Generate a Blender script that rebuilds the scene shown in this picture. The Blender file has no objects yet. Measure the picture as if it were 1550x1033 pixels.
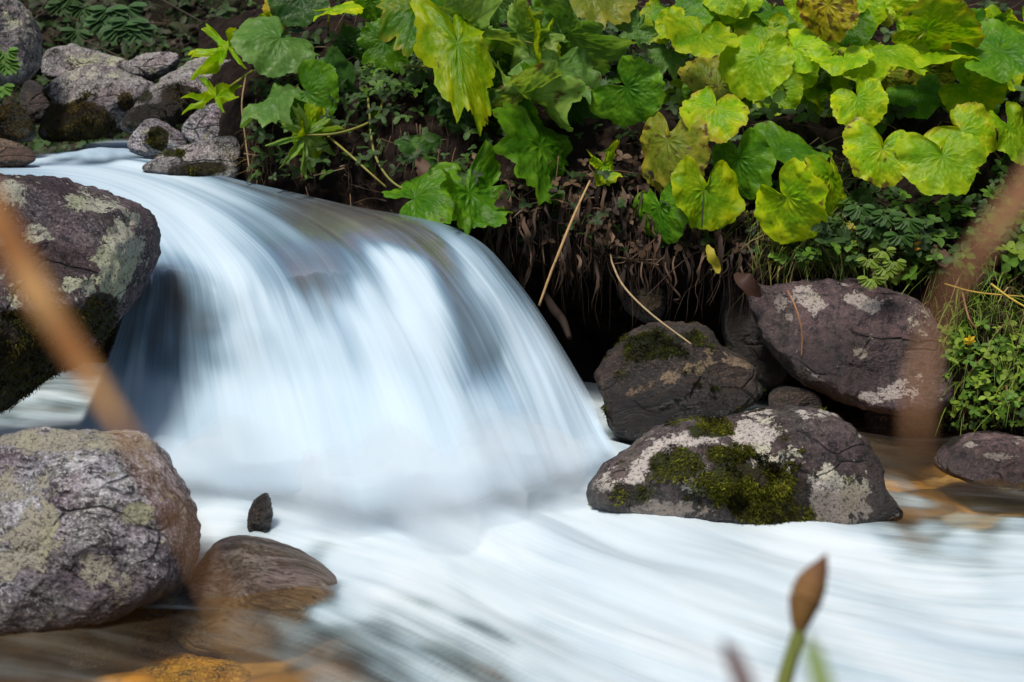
import bpy, math, random
import numpy as np
from mathutils import Vector

S = bpy.context.scene
COL = S.collection
R = math.radians

# ------------------------------------------------------------------ camera, sky, sun, exposure
PITCH = R(12.0)
CAM = np.array([0.0, 0.0, 1.4])
FPX = 1550 * 50.0 / 36.0
cd = bpy.data.cameras.new('camera'); cam = bpy.data.objects.new('camera', cd); COL.objects.link(cam)
cam.location = CAM; cam.rotation_euler = (math.pi / 2 - PITCH, 0, 0)
cd.lens = 50; cd.sensor_width = 36; cd.clip_end = 400; cd.clip_start = 0.05
cd.dof.use_dof = True; cd.dof.focus_distance = 4.9; cd.dof.aperture_fstop = 4.5; cd.dof.aperture_blades = 0
S.camera = cam

SUN_EL, SUN_AZ = R(64), R(-150)       # azimuth measured from +Y towards +X: the sun is high, behind and left of the camera
w = bpy.data.worlds.new('World'); S.world = w; w.use_nodes = True
wn = w.node_tree.nodes; wl = w.node_tree.links
bg = wn['Background']; sky = wn.new('ShaderNodeTexSky'); sky.sky_type = 'NISHITA'; sky.sun_disc = False
sky.sun_elevation = SUN_EL; sky.sun_rotation = SUN_AZ; sky.air_density = 1.0; sky.dust_density = 3.0
wl.new(sky.outputs[0], bg.inputs[0]); bg.inputs[1].default_value = 0.08
sd = bpy.data.lights.new('sun', 'SUN'); sun = bpy.data.objects.new('sun', sd); COL.objects.link(sun)
sd.energy = 2.7; sd.angle = R(14); sd.color = (1.0, 0.94, 0.84)
sdir = Vector((math.sin(SUN_AZ) * math.cos(SUN_EL), math.cos(SUN_AZ) * math.cos(SUN_EL), math.sin(SUN_EL)))
sun.rotation_euler = sdir.to_track_quat('Z', 'Y').to_euler()
S.view_settings.view_transform = 'Standard'; S.view_settings.look = 'None'
S.view_settings.exposure = 0.40; S.view_settings.gamma = 1.0
S.render.engine = 'CYCLES'
S.cycles.use_denoising = True
S.cycles.transparent_max_bounces = 12; S.cycles.max_bounces = 8; S.cycles.volume_bounces = 5; S.cycles.diffuse_bounces = 4

# ------------------------------------------------------------------ maths helpers
FWD = np.array([0, math.cos(PITCH), -math.sin(PITCH)])
UPV = np.array([0, math.sin(PITCH), math.cos(PITCH)])
RGT = np.array([1.0, 0, 0])

def P(px, py, d):
    px = np.asarray(px, float); py = np.asarray(py, float); d = np.asarray(d, float)
    a = ((px - 775) / FPX * d)[..., None]; b = ((516.5 - py) / FPX * d)[..., None]
    return CAM + d[..., None] * FWD + a * RGT + b * UPV

def proj(v):
    q = np.asarray(v) - CAM
    d = np.maximum(q @ FWD, 0.05)
    return 775 + q @ RGT / d * FPX, 516.5 - q @ UPV / d * FPX, d

def depth_at_z(py, z):
    k = math.sin(PITCH) - (516.5 - py) / FPX * math.cos(PITCH)
    return (1.4 - z) / k

def sstep(x, a, b):
    t = np.clip((np.asarray(x, float) - a) / (b - a), 0, 1)
    return t * t * (3 - 2 * t)

_prm = np.random.RandomState(7).permutation(512)
_grd = np.random.RandomState(8).normal(size=(512, 3)); _grd /= np.linalg.norm(_grd, axis=1)[:, None]
def perlin(p):
    p = np.asarray(p, float); i = np.floor(p).astype(int); f = p - i
    u = f * f * f * (f * (f * 6 - 15) + 10)
    out = 0
    for dx in (0, 1):
        wx = u[..., 0] if dx else 1 - u[..., 0]
        for dy in (0, 1):
            wy = u[..., 1] if dy else 1 - u[..., 1]
            for dz in (0, 1):
                wz = u[..., 2] if dz else 1 - u[..., 2]
                h = _prm[(_prm[(_prm[(i[..., 0] + dx) & 511] + i[..., 1] + dy) & 511] + i[..., 2] + dz) & 511]
                g = _grd[h]
                dt = g[..., 0] * (f[..., 0] - dx) + g[..., 1] * (f[..., 1] - dy) + g[..., 2] * (f[..., 2] - dz)
                out = out + wx * wy * wz * dt
    return out * 1.5
def fbm(p, oct=4, gain=0.5):
    p = np.asarray(p, float); a, s, o = 1.0, 1.0, 0
    for k in range(oct):
        o = o + a * perlin(p * s + 17.3 * k); a *= gain; s *= 2.03
    return o

def catmull(ctrl, n):
    """ctrl (m,...) -> n samples along axis 0"""
    c = np.asarray(ctrl, float); m = len(c)
    t = np.linspace(0, m - 1 - 1e-9, n); i = t.astype(int); f = t - i
    g = lambda k: c[np.clip(i + k, 0, m - 1)]
    p0 = np.where((i == 0).reshape((-1,) + (1,) * (c.ndim - 1)), 2 * g(0) - g(1), g(-1))
    p1, p2 = g(0), g(1)
    p3 = np.where((i == m - 2).reshape((-1,) + (1,) * (c.ndim - 1)), 2 * g(1) - g(0), g(2))
    f = f.reshape((-1,) + (1,) * (c.ndim - 1))
    return 0.5 * (2 * p1 + (p2 - p0) * f + (2 * p0 - 5 * p1 + 4 * p2 - p3) * f ** 2 + (3 * p1 - p0 - 3 * p2 + p3) * f ** 3)
def catgrid(ctrl, nu, nv):
    a = catmull(ctrl, nv)
    return np.swapaxes(catmull(np.swapaxes(a, 0, 1), nu), 0, 1)

# ------------------------------------------------------------------ mesh helpers
def mesh(name, v, faces, mat=None, parent=None, smooth=True, fattr=None, col=None, uv=None, origin=None):
    """v (N,3); faces: list of index arrays (M,4)/(M,3)"""
    v = np.asarray(v, float)
    o = np.zeros(3) if origin is None else np.asarray(origin, float)
    if not isinstance(faces, (list, tuple)): faces = [faces]
    faces = [np.asarray(f, int) for f in faces if len(f)]
    me = bpy.data.meshes.new(name)
    me.vertices.add(len(v)); me.vertices.foreach_set('co', (v - o).astype(np.float32).ravel())
    loops = np.concatenate([f.ravel() for f in faces])
    tot = np.concatenate([np.full(len(f), f.shape[1]) for f in faces])
    st = np.concatenate([[0], np.cumsum(tot)[:-1]])
    me.loops.add(len(loops)); me.loops.foreach_set('vertex_index', loops.astype(np.int32))
    me.polygons.add(len(tot)); me.polygons.foreach_set('loop_start', st.astype(np.int32))
    me.polygons.foreach_set('loop_total', tot.astype(np.int32))
    me.polygons.foreach_set('use_smooth', np.full(len(tot), smooth))
    me.update(calc_edges=True); me.validate()
    for k, a in (fattr or {}).items():
        at = me.attributes.new(k, 'FLOAT', 'POINT'); at.data.foreach_set('value', np.asarray(a, np.float32))
    if col is not None:
        at = me.attributes.new('col', 'FLOAT_COLOR', 'POINT')
        c4 = np.ones((len(v), 4), np.float32); c4[:, :3] = col; at.data.foreach_set('color', c4.ravel())
    if uv is not None:
        l = me.uv_layers.new(name='flow'); l.data.foreach_set('uv', np.asarray(uv, np.float32)[loops].ravel())
    if mat: me.materials.append(mat)
    ob = bpy.data.objects.new(name, me); COL.objects.link(ob)
    if parent is not None:
        ob.parent = parent; ob.location = Vector(o) - parent.location
    else: ob.location = o
    return ob

def gridfaces(nv, nu, wrap=False):
    i = np.arange(nv - 1)[:, None]; j = np.arange(nu if wrap else nu - 1)[None, :]; j2 = (j + 1) % nu
    return np.stack([i * nu + j, i * nu + j2, (i + 1) * nu + j2, (i + 1) * nu + j], -1).reshape(-1, 4)

def tube(path, rad, ns=6, n=None):
    """returns (verts, quads) for a closed tube along path (m,3)"""
    path = np.asarray(path, float)
    if n: path = catmull(path, n)
    m = len(path); rad = np.interp(np.linspace(0, 1, m), np.linspace(0, 1, np.size(rad)), np.atleast_1d(rad))
    t = np.gradient(path, axis=0); t /= np.linalg.norm(t, axis=1)[:, None] + 1e-9
    ref = np.array([0.31, 0.2, 0.93]); 
    a = np.cross(t, ref); a /= np.linalg.norm(a, axis=1)[:, None] + 1e-9; b = np.cross(t, a)
    ang = np.linspace(0, 2 * np.pi, ns, endpoint=False)
    v = path[:, None] + rad[:, None, None] * (np.cos(ang)[None, :, None] * a[:, None] + np.sin(ang)[None, :, None] * b[:, None])
    v = v.reshape(-1, 3); f = gridfaces(m, ns, True)
    v = np.vstack([v, path[0], path[-1]]); k = len(v)
    j = np.arange(ns); j2 = (j + 1) % ns
    tri = np.concatenate([np.stack([np.full(ns, k - 2), j2, j], 1), np.stack([np.full(ns, k - 1), (m - 1) * ns + j, (m - 1) * ns + j2], 1)])
    return v, f, tri

class Bag:
    """collects geometry into one mesh"""
    def __init__(s): s.v = []; s.q = []; s.t = []; s.c = []; s.n = 0
    def add(s, v, q=None, t=None, c=(1, 1, 1)):
        v = np.asarray(v, float)
        s.v.append(v)
        if q is not None and len(q): s.q.append(np.asarray(q) + s.n)
        if t is not None and len(t): s.t.append(np.asarray(t) + s.n)
        c = np.asarray(c, float)
        s.c.append(np.broadcast_to(c, (len(v), 3)) if c.ndim == 1 else c); s.n += len(v)
    def tube(s, path, rad, ns=5, n=None, c=(1, 1, 1)):
        v, q, t = tube(path, rad, ns, n); s.add(v, q, t, c)
    def build(s, name, mat, parent=None, smooth=True, origin=None):
        fs = []
        if s.q: fs.append(np.concatenate(s.q))
        if s.t: fs.append(np.concatenate(s.t))
        return mesh(name, np.concatenate(s.v), fs, mat, parent, smooth, col=np.concatenate(s.c), origin=origin)

def tag(o, label=None, cat=None, group=None, kind=None):
    if label: o['label'] = label
    if cat: o['category'] = cat
    if group: o['group'] = group
    if kind: o['kind'] = kind
    return o
def empty(name, loc):
    o = bpy.data.objects.new(name, None); COL.objects.link(o); o.location = loc; o.empty_display_size = 0.05; return o

# ------------------------------------------------------------------ materials
class NT:
    def __init__(s, name):
        s.m = bpy.data.materials.new(name); s.m.use_nodes = True
        s.t = s.m.node_tree; s.n = s.t.nodes; s.l = s.t.links; s.n.clear()
        s.out = s.n.new('ShaderNodeOutputMaterial')
    def set(s, node, k, v):
        if v is None: return
        inp = node.inputs[k]
        if isinstance(v, bpy.types.NodeSocket): s.l.new(v, inp)
        elif isinstance(v, (tuple, list)) and inp.type == 'RGBA' and len(v) == 3: inp.default_value = (*v, 1)
        else: inp.default_value = v
    def attr(s, name, out='Fac'):
        a = s.n.new('ShaderNodeAttribute'); a.attribute_name = name; return a.outputs[out]
    def co(s): return s.n.new('ShaderNodeTexCoord').outputs['Object']
    def uv(s):
        u = s.n.new('ShaderNodeUVMap'); u.uv_map = 'flow'; return u.outputs[0]
    def mapping(s, v, scale=(1, 1, 1), loc=(0, 0, 0), rot=(0, 0, 0)):
        m = s.n.new('ShaderNodeMapping'); s.set(m, 'Vector', v); s.set(m, 'Scale', scale); s.set(m, 'Location', loc); s.set(m, 'Rotation', rot); return m.outputs[0]
    def noise(s, v, scale, detail=4, rough=0.55, dist=0.0, out='Fac'):
        m = s.n.new('ShaderNodeTexNoise'); s.set(m, 'Vector', v); s.set(m, 'Scale', scale); s.set(m, 'Detail', detail); s.set(m, 'Roughness', rough); s.set(m, 'Distortion', dist); return m.outputs[out]
    def vor(s, v, scale, feat='F1', out='Distance'):
        m = s.n.new('ShaderNodeTexVoronoi'); m.feature = feat; s.set(m, 'Vector', v); s.set(m, 'Scale', scale); return m.outputs[out]
    def math(s, op, a, b=None, c=None, clamp=False):
        m = s.n.new('ShaderNodeMath'); m.operation = op; m.use_clamp = clamp
        s.set(m, 0, a)
        if b is not None: s.set(m, 1, b)
        if c is not None: s.set(m, 2, c)
        return m.outputs[0]
    def ss(s, x, a, b, lo=0.0, hi=1.0):
        m = s.n.new('ShaderNodeMapRange'); m.interpolation_type = 'SMOOTHSTEP'; s.set(m, 0, x); s.set(m, 1, a); s.set(m, 2, b); s.set(m, 3, lo); s.set(m, 4, hi); return m.outputs[0]
    def mix(s, f, a, b, mode='MIX'):
        m = s.n.new('ShaderNodeMix'); m.data_type = 'RGBA'; m.blend_type = mode
        s.set(m, 0, f); s.set(m, 6, a); s.set(m, 7, b); return m.outputs[2]
    def bump(s, h, strength=0.5, dist=0.01, nrm=None):
        b = s.n.new('ShaderNodeBump'); s.set(b, 'Height', h); s.set(b, 'Strength', strength); s.set(b, 'Distance', dist)
        if nrm is not None: s.set(b, 'Normal', nrm)
        return b.outputs[0]
    def pbr(s, col, rough=0.7, nrm=None, spec=0.3, **k):
        b = s.n.new('ShaderNodeBsdfPrincipled'); s.set(b, 'Base Color', col); s.set(b, 'Roughness', rough); s.set(b, 'Specular IOR Level', spec)
        if nrm is not None: s.set(b, 'Normal', nrm)
        for kk, vv in k.items(): s.set(b, kk, vv)
        return b.outputs[0]
    def shader(s, t, **k):
        b = s.n.new(t)
        for kk, vv in k.items(): s.set(b, kk, vv)
        return b.outputs[0]
    def mixs(s, f, a, b):
        m = s.n.new('ShaderNodeMixShader'); s.set(m, 0, f); s.l.new(a, m.inputs[1]); s.l.new(b, m.inputs[2]); return m.outputs[0]
    def done(s, sh): s.l.new(sh, s.out.inputs[0]); return s.m

def rock_mat(name, ca, cb, cdark=(0.02, 0.018, 0.018), lich=(0.5, 0.5, 0.45), lich_bias=0.0, scale=1.0, wetness=0.0, streak=None, moss=(0.035, 0.035, 0.006), grain=1.0):
    t = NT(name); o = t.co()
    wp = t.noise(o, 3 * scale, 3, out='Color')
    ow = t.n.new('ShaderNodeVectorMath'); ow.operation = 'MULTIPLY_ADD'; t.set(ow, 0, wp); ow.inputs[1].default_value = (0.12, 0.12, 0.12); t.l.new(o, ow.inputs[2]); ov = ow.outputs[0]
    if streak: ov = t.mapping(t.mapping(ov, (1, 1, 1), (0, 0, 0), streak[1]), streak[0])
    n1 = t.noise(ov, 5 * scale, 8, 0.62); n2 = t.noise(ov, 28 * scale, 8, 0.7); n3 = t.noise(o, 120, 5, 0.7); n4 = t.noise(ov, 2.2 * scale, 4, 0.5)
    base = t.mix(t.ss(n1, 0.36, 0.64), ca, cb)
    base = t.mix(t.ss(n2, 0.50, 0.60, 0, 0.9), base, cdark)
    base = t.mix(t.ss(n2, 0.44, 0.34, 0, 0.55), base, tuple(min(1, c * 1.7 + .03) for c in cb))
    spk = t.ss(n3, 0.54, 0.62, 0, 0.6 * grain)
    base = t.mix(spk, base, tuple(min(1, c * 2.3 + .05) for c in cb))
    base = t.mix(t.ss(n3, 0.47, 0.38, 0, 0.75 * grain), base, cdark)
    base = t.mix(t.ss(n4, .42, .60), base, t.mix(1.0, base, (0.42, 0.38, 0.40), 'MULTIPLY'))
    ck = t.n.new('ShaderNodeTexVoronoi'); ck.feature = 'DISTANCE_TO_EDGE'; t.set(ck, 'Vector', t.mapping(ow.outputs[0], (1, 1.6, 2.3), (0, 0, 0), (.4, .5, .2))); t.set(ck, 'Scale', 3.2 * scale)
    crk = t.math('MULTIPLY', t.ss(ck.outputs[0], .0, .035, 1, 0), t.ss(t.noise(o, 5, 2), .5, .6))
    base = t.mix(t.math('MULTIPLY', crk, .8), base, cdark)
    hue = t.noise(o, 7 * scale, 2, out='Color')
    base = t.mix(0.18, base, hue, 'SOFT_LIGHT')
    # lichen crusts
    la = t.attr('lichen')
    ln = t.noise(ow.outputs[0], 13 * scale, 9, 0.66); l2 = t.noise(ow.outputs[0], 70, 5, 0.7)
    lf = t.math('ADD', t.math('MULTIPLY', t.math('SUBTRACT', ln, 0.5), 3.0), t.math('MULTIPLY', t.math('SUBTRACT', l2, 0.5), 1.3))
    lf = t.math('ADD', t.math('ADD', lf, la), lich_bias - 0.62)
    lmask = t.ss(lf, -0.03, 0.08)
    lc = t.mix(t.noise(o, 30, 4), lich, tuple(c * 0.62 for c in lich))
    lc = t.mix(t.ss(t.noise(o, 4, 2), 0.5, 0.62, 0, 0.35), lc, (lich[0] * .8, lich[1] * .9, lich[2] * .5))
    lc = t.mix(t.ss(t.noise(o, 110, 5, .7), 0.52, 0.60, 0, 0.75), lc, cdark)
    base = t.mix(lmask, base, lc)
    # moss / algae film
    mf = t.math('ADD', t.attr('moss'), t.math('MULTIPLY', t.math('SUBTRACT', t.noise(ow.outputs[0], 11 * scale, 7, 0.65), 0.5), 1.5))
    mmask = t.ss(mf, 0.42, 0.60)
    mc = t.mix(t.noise(o, 60, 4), moss, (moss[0] * .35, moss[1] * .35, moss[2] * .6)); mc = t.mix(t.ss(n1, .45, .62), mc, (0.028, 0.017, 0.006))
    base = t.mix(mmask, base, mc)
    wet = t.math('ADD', t.attr('wet'), wetness, clamp=True)
    base = t.mix(wet, base, t.mix(1.0, base, (0.38, 0.36, 0.34), 'MULTIPLY'))
    rg = t.math('MULTIPLY_ADD', wet, -0.36, 0.66)
    rg = t.math('ADD', rg, t.math('MULTIPLY', n2, 0.1))
    h = t.math('ADD', t.math('MULTIPLY', n2, 1.0), t.math('MULTIPLY', n3, 0.35))
    h = t.math('ADD', h, t.math('MULTIPLY', lmask, 0.12)); h = t.math('ADD', h, t.math('MULTIPLY', n1, 1.8)); h = t.math('SUBTRACT', h, t.math('MULTIPLY', crk, .7))
    h = t.math('ADD', h, t.math('MULTIPLY', t.math('MULTIPLY', mmask, t.noise(o, 140, 3)), 1.2))
    sp = t.math('MULTIPLY_ADD', wet, 0.45, 0.35)
    return t.done(t.pbr(base, rg, t.bump(h, 1.0, 0.022), sp))

M = {}
M['lichen_grey'] = rock_mat('lichen_grey_rock', (0.20, 0.18, 0.18), (0.36, 0.34, 0.33), lich=(0.52, 0.50, 0.42), lich_bias=0.05)
M['purple'] = rock_mat('purple_rock', (0.085, 0.07, 0.085), (0.15, 0.11, 0.12), cdark=(0.02, 0.018, 0.024), lich=(0.56, 0.56, 0.46), lich_bias=.1, streak=((1.0, 2.6, 0.7), (0, 0.6, 0.3)), scale=.9)
M['granite'] = rock_mat('granite_rock', (0.17, 0.145, 0.16), (0.52, 0.50, 0.54), lich=(0.50, 0.47, 0.38), lich_bias=.05, cdark=(0.035, 0.03, 0.035), streak=((0.7, 1.6, 2.2), (0, -0.35, 0)), scale=1.1)
M['mossy'] = rock_mat('mossy_rock', (0.075, 0.06, 0.058), (0.15, 0.115, 0.11), grain=.5, cdark=(.018, .015, .016), lich=(0.72, 0.65, 0.60), lich_bias=.2, moss=(0.06, 0.075, 0.008), scale=1.2)
M['wetdark'] = rock_mat('wet_dark_rock', (0.035, 0.028, 0.026), (0.11, 0.07, 0.05), cdark=(0.01, 0.009, 0.009), lich=(0.5, 0.36, 0.24), wetness=0.6, streak=((0.5, 1.4, 2.4), (0, 0.15, 0)), moss=(0.035, 0.045, 0.008))
M['violet'] = rock_mat('violet_rock', (0.13, 0.085, 0.09), (0.24, 0.155, 0.155), grain=.6, cdark=(0.02, 0.016, 0.02), lich=(0.72, 0.63, 0.58), lich_bias=.15, wetness=0.45, scale=0.9)
M['golden'] = rock_mat('golden_rock', (0.42, 0.24, 0.04), (0.62, 0.37, 0.06), cdark=(0.08, 0.05, 0.02), lich=(0.5, 0.42, 0.28), wetness=0.2)
M['brownwet'] = rock_mat('brown_wet_rock', (0.17, 0.115, 0.075), (0.29, 0.20, 0.13), cdark=(0.06, 0.04, 0.03), lich=(0.5, 0.42, 0.28), wetness=0.4, streak=((0.25, 2.5, 1.6), (0, 0.3, -0.5)))

M['filmrock'] = rock_mat('film_covered_rock', (0.13, 0.09, 0.06), (0.33, 0.27, 0.24), cdark=(0.06, 0.04, 0.028), wetness=0.3, grain=0.1, streak=((0.35, 4.0, 4.0), (0, -0.42, 0)))

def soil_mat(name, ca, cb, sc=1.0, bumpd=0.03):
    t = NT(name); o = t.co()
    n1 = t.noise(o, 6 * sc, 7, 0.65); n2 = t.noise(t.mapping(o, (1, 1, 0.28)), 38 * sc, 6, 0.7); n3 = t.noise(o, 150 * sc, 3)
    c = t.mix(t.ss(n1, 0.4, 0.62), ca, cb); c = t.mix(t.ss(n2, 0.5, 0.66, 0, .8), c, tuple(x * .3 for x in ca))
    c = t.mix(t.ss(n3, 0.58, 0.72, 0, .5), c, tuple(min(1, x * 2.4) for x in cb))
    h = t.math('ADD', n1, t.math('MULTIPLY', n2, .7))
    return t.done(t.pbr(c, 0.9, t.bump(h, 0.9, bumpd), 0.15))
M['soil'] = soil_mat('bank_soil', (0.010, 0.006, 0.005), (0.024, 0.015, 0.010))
M['forest'] = soil_mat('forest_floor', (0.010, 0.008, 0.005), (0.024, 0.018, 0.010), 0.6, 0.06)  # very dark soil tone stands in for the shade on the slope

def bed_mat():
    t = NT('stream_bed'); o = t.co()
    ow = t.mapping(o, (0.55, 1.1, 1))
    wv = t.n.new('ShaderNodeVectorMath'); wv.operation = 'MULTIPLY_ADD'; t.set(wv, 0, t.noise(o, 4, 3, out='Color')); wv.inputs[1].default_value = (.2, .2, .2); t.l.new(ow, wv.inputs[2])
    v = t.vor(wv.outputs[0], 5.0, out='Color'); d = t.vor(wv.outputs[0], 5.0)
    sepn = t.n.new('ShaderNodeSeparateColor'); t.l.new(v, sepn.inputs[0])
    c = t.mix(sepn.outputs[0], (0.22, 0.14, 0.05), (0.60, 0.36, 0.09)); c = t.mix(t.ss(sepn.outputs[1], .65, .9), c, (0.40, 0.36, 0.30))
    c = t.mix(t.ss(d, 0.45, 0.7), c, (0.05, 0.035, 0.02)); c = t.mix(t.ss(t.noise(o, 14, 6), .42, .7, 0, .7), c, (0.10, 0.065, 0.03))
    return t.done(t.pbr(c, 0.5, t.bump(d, 0.6, 0.03), 0.3))
M['bed'] = bed_mat()

def water_mat(name, su, sv, clear_a, clear_b, transp, tint, thin=(0.30, 0.40, 0.50), white=(0.80, 0.83, 0.86), amt=1.0, gl=0.22):
    t = NT(name); uv = t.uv()
    warp = t.noise(t.mapping(uv, (su * .03, sv * .5, 1)), 1.0, 2, out='Color')
    wv = t.n.new('ShaderNodeVectorMath'); wv.operation = 'MULTIPLY_ADD'; t.set(wv, 0, warp); wv.inputs[1].default_value = (0.055, 0, 0); t.l.new(uv, wv.inputs[2]); w2 = wv.outputs[0]
    s0 = t.noise(t.mapping(w2, (su * .07, sv * 1.9, 1), (1, 4, 0)), 1.0, 3, 0.5)
    s1 = t.noise(t.mapping(w2, (su * .16, sv * .9, 1)), 1.0, 3, 0.5)
    s2 = t.noise(t.mapping(w2, (su * .5, sv * 1.1, 1), (3, 7, 0)), 1.0, 3, 0.6)
    s3 = t.noise(t.mapping(w2, (su * 1.7, sv * 1.8, 1), (9, 2, 0)), 1.0, 3, 0.6)
    st = None
    for sx, wgt in ((s0, .9), (s1, .6), (s2, .34), (s3, .26)):
        q = t.math('MULTIPLY', t.math('SUBTRACT', sx, .5), wgt); st = q if st is None else t.math('ADD', st, q)
    st = t.math('MULTIPLY', st, t.math('SUBTRACT', 1.0, t.attr('calm')))
    fo = t.attr('foam')
    para = t.math('MULTIPLY_ADD', t.math('MULTIPLY', fo, t.math('SUBTRACT', 1.0, fo)), 3.2 * amt, 0.12 * amt)
    f = t.math('ADD', fo, t.math('MULTIPLY', st, para), clamp=True)
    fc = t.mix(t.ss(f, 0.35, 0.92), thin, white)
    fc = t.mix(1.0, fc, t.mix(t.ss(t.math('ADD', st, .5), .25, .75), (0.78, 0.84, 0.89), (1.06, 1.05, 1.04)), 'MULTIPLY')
    foam = t.pbr(fc, 0.55, None, 0.12)
    cc = t.mix(t.ss(t.math('ADD', st, .5), .3, .72), clear_a, clear_b)
    film = t.pbr(cc, gl, None, 0.5)
    tr = t.shader('ShaderNodeBsdfTransparent', Color=tint)
    gls = t.shader('ShaderNodeBsdfGlossy', Color=(0.9, 0.95, 1.0), Roughness=gl)
    lw = t.n.new('ShaderNodeFresnel'); lw.inputs['IOR'].default_value = 1.33
    trg = t.mixs(lw.outputs[0], tr, gls)
    clear = t.mixs(t.math('ADD', transp, t.math('MULTIPLY', st, -.25), clamp=True), film, trg)
    body = t.mixs(t.ss(f, 0.10, 0.72), clear, foam)
    op = t.attr('veil')
    opn = t.ss(t.math('ADD', op, t.math('MULTIPLY', st, t.math('MULTIPLY_ADD', t.math('MULTIPLY', op, t.math('SUBTRACT', 1.0, op)), 1.2, 0.0))), 0.0, 1.0)
    return t.done(t.mixs(opn, t.shader('ShaderNodeBsdfTransparent', Color=(1, 1, 1)), body))
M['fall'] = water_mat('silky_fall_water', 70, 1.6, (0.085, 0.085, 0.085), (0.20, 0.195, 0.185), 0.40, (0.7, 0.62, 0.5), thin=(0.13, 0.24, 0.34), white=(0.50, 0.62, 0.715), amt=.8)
M['pool'] = water_mat('silky_pool_water', 34, 1.5, (0.20, 0.13, 0.06), (0.40, 0.30, 0.18), 0.92, (0.95, 0.83, 0.58), thin=(0.28, 0.36, 0.38), white=(0.57, 0.65, 0.70), amt=.55, gl=.3)

def leaf_mat():
    t = NT('leaf_blade'); o = t.co(); c = t.attr('col', 'Color'); v = t.attr('vein')
    n = t.noise(o, 55, 4, .6); n2 = t.noise(o, 18, 3)
    c = t.mix(t.ss(n, .35, .7, 0, .35), c, t.mix(1.0, c, (0.55, 0.62, 0.5), 'MULTIPLY'))
    c = t.mix(t.ss(n2, .5, .7, 0, .25), c, t.mix(1.0, c, (1.5, 1.25, 0.9), 'MULTIPLY'))
    nb = t.bump(t.math('ADD', t.noise(o, 130, 2), t.math('MULTIPLY', v, -0.6)), .35, .004)
    p = t.pbr(c, t.math('MULTIPLY_ADD', n2, .3, .26), nb, .22)
    tl = t.shader('ShaderNodeBsdfTranslucent', Color=t.mix(1.0, c, (1.3, 1.2, .45), 'MULTIPLY'))
    return t.done(t.mixs(.42, p, tl))
M['leaf'] = leaf_mat()
def vcol_mat(name, rough=.6, transl=0.0, spec=.25):
    t = NT(name); o = t.co(); c = t.attr('col', 'Color')
    c = t.mix(t.ss(t.noise(o, 45, 4), .4, .7, 0, .45), c, t.mix(1.0, c, (.5, .48, .45), 'MULTIPLY'))
    p = t.pbr(c, rough, None, spec)
    if transl: p = t.mixs(transl, p, t.shader('ShaderNodeBsdfTranslucent', Color=c))
    return t.done(p)
M['stalk'] = vcol_mat('plant_stalk', .5)
M['smallleaf'] = vcol_mat('small_leaves', .55, .3)
M['dry'] = vcol_mat('dry_stems', .75)
M['mossf'] = vcol_mat('moss_fuzz', .85, .2, .1)

# ------------------------------------------------------------------ ground and hill
def ground():
    xs = np.concatenate([np.linspace(-60, -6, 30), np.linspace(-5.8, 6, 120), np.linspace(6.3, 60, 30)])
    ys = np.concatenate([np.linspace(-50, 0, 24), np.linspace(0.2, 14, 140), np.linspace(14.5, 80, 40)])
    X, Y = np.meshgrid(xs, ys)
    Z = -0.45 + 0.95 * sstep(Y, 5.6, 6.8) + 0.0 * X
    Z += 0.62 * np.maximum(0, Y - 8.6 + 0.10 * X) ** 1.08 - 0.45 * np.maximum(0, Y - 30)
    Z += 0.55 * np.maximum(0, np.abs(X) - 3.4)  * sstep(np.abs(X), 3, 6)
    Z += 0.5 * sstep(-Y, -1.5, 0.5)
    Z = np.maximum(Z, -0.45 + 1.25 * sstep(-X - .36 * Y - .12, 0, .55) * sstep(Y, 4.2, 5.4))
    p = np.stack([X, Y, 0 * X], -1)
    Z += 0.12 * fbm(p * 1.1, 4) * sstep(np.hypot(X, Y - 4), 1, 4) 
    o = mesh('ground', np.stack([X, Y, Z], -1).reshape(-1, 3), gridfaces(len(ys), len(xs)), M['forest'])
    tag(o, kind='structure'); return X, Y, Z
ground()

def hillz(X, Y):
    return -0.45 + 0.95 * sstep(Y, 5.6, 6.8) + 0.62 * np.maximum(0, Y - 8.6 + 0.10 * X) ** 1.08 + 0.55 * np.maximum(0, np.abs(X) - 3.4) * sstep(np.abs(X), 3, 6)

# stream bed under the lower pool
xs = np.linspace(-3.2, 3.4, 150); ys = np.linspace(1.5, 5.9, 100); X, Y = np.meshgrid(xs, ys)
Z = -0.13 + 0.035 * fbm(np.stack([X * 3, Y * 4, 0 * X], -1), 4) + .10 * sstep(Y, 4.6, 5.6)*sstep(X,1.0,1.6)
tag(mesh('streambed', np.stack([X, Y, Z], -1).reshape(-1, 3), gridfaces(100, 150), M['bed']), kind='structure')

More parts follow.
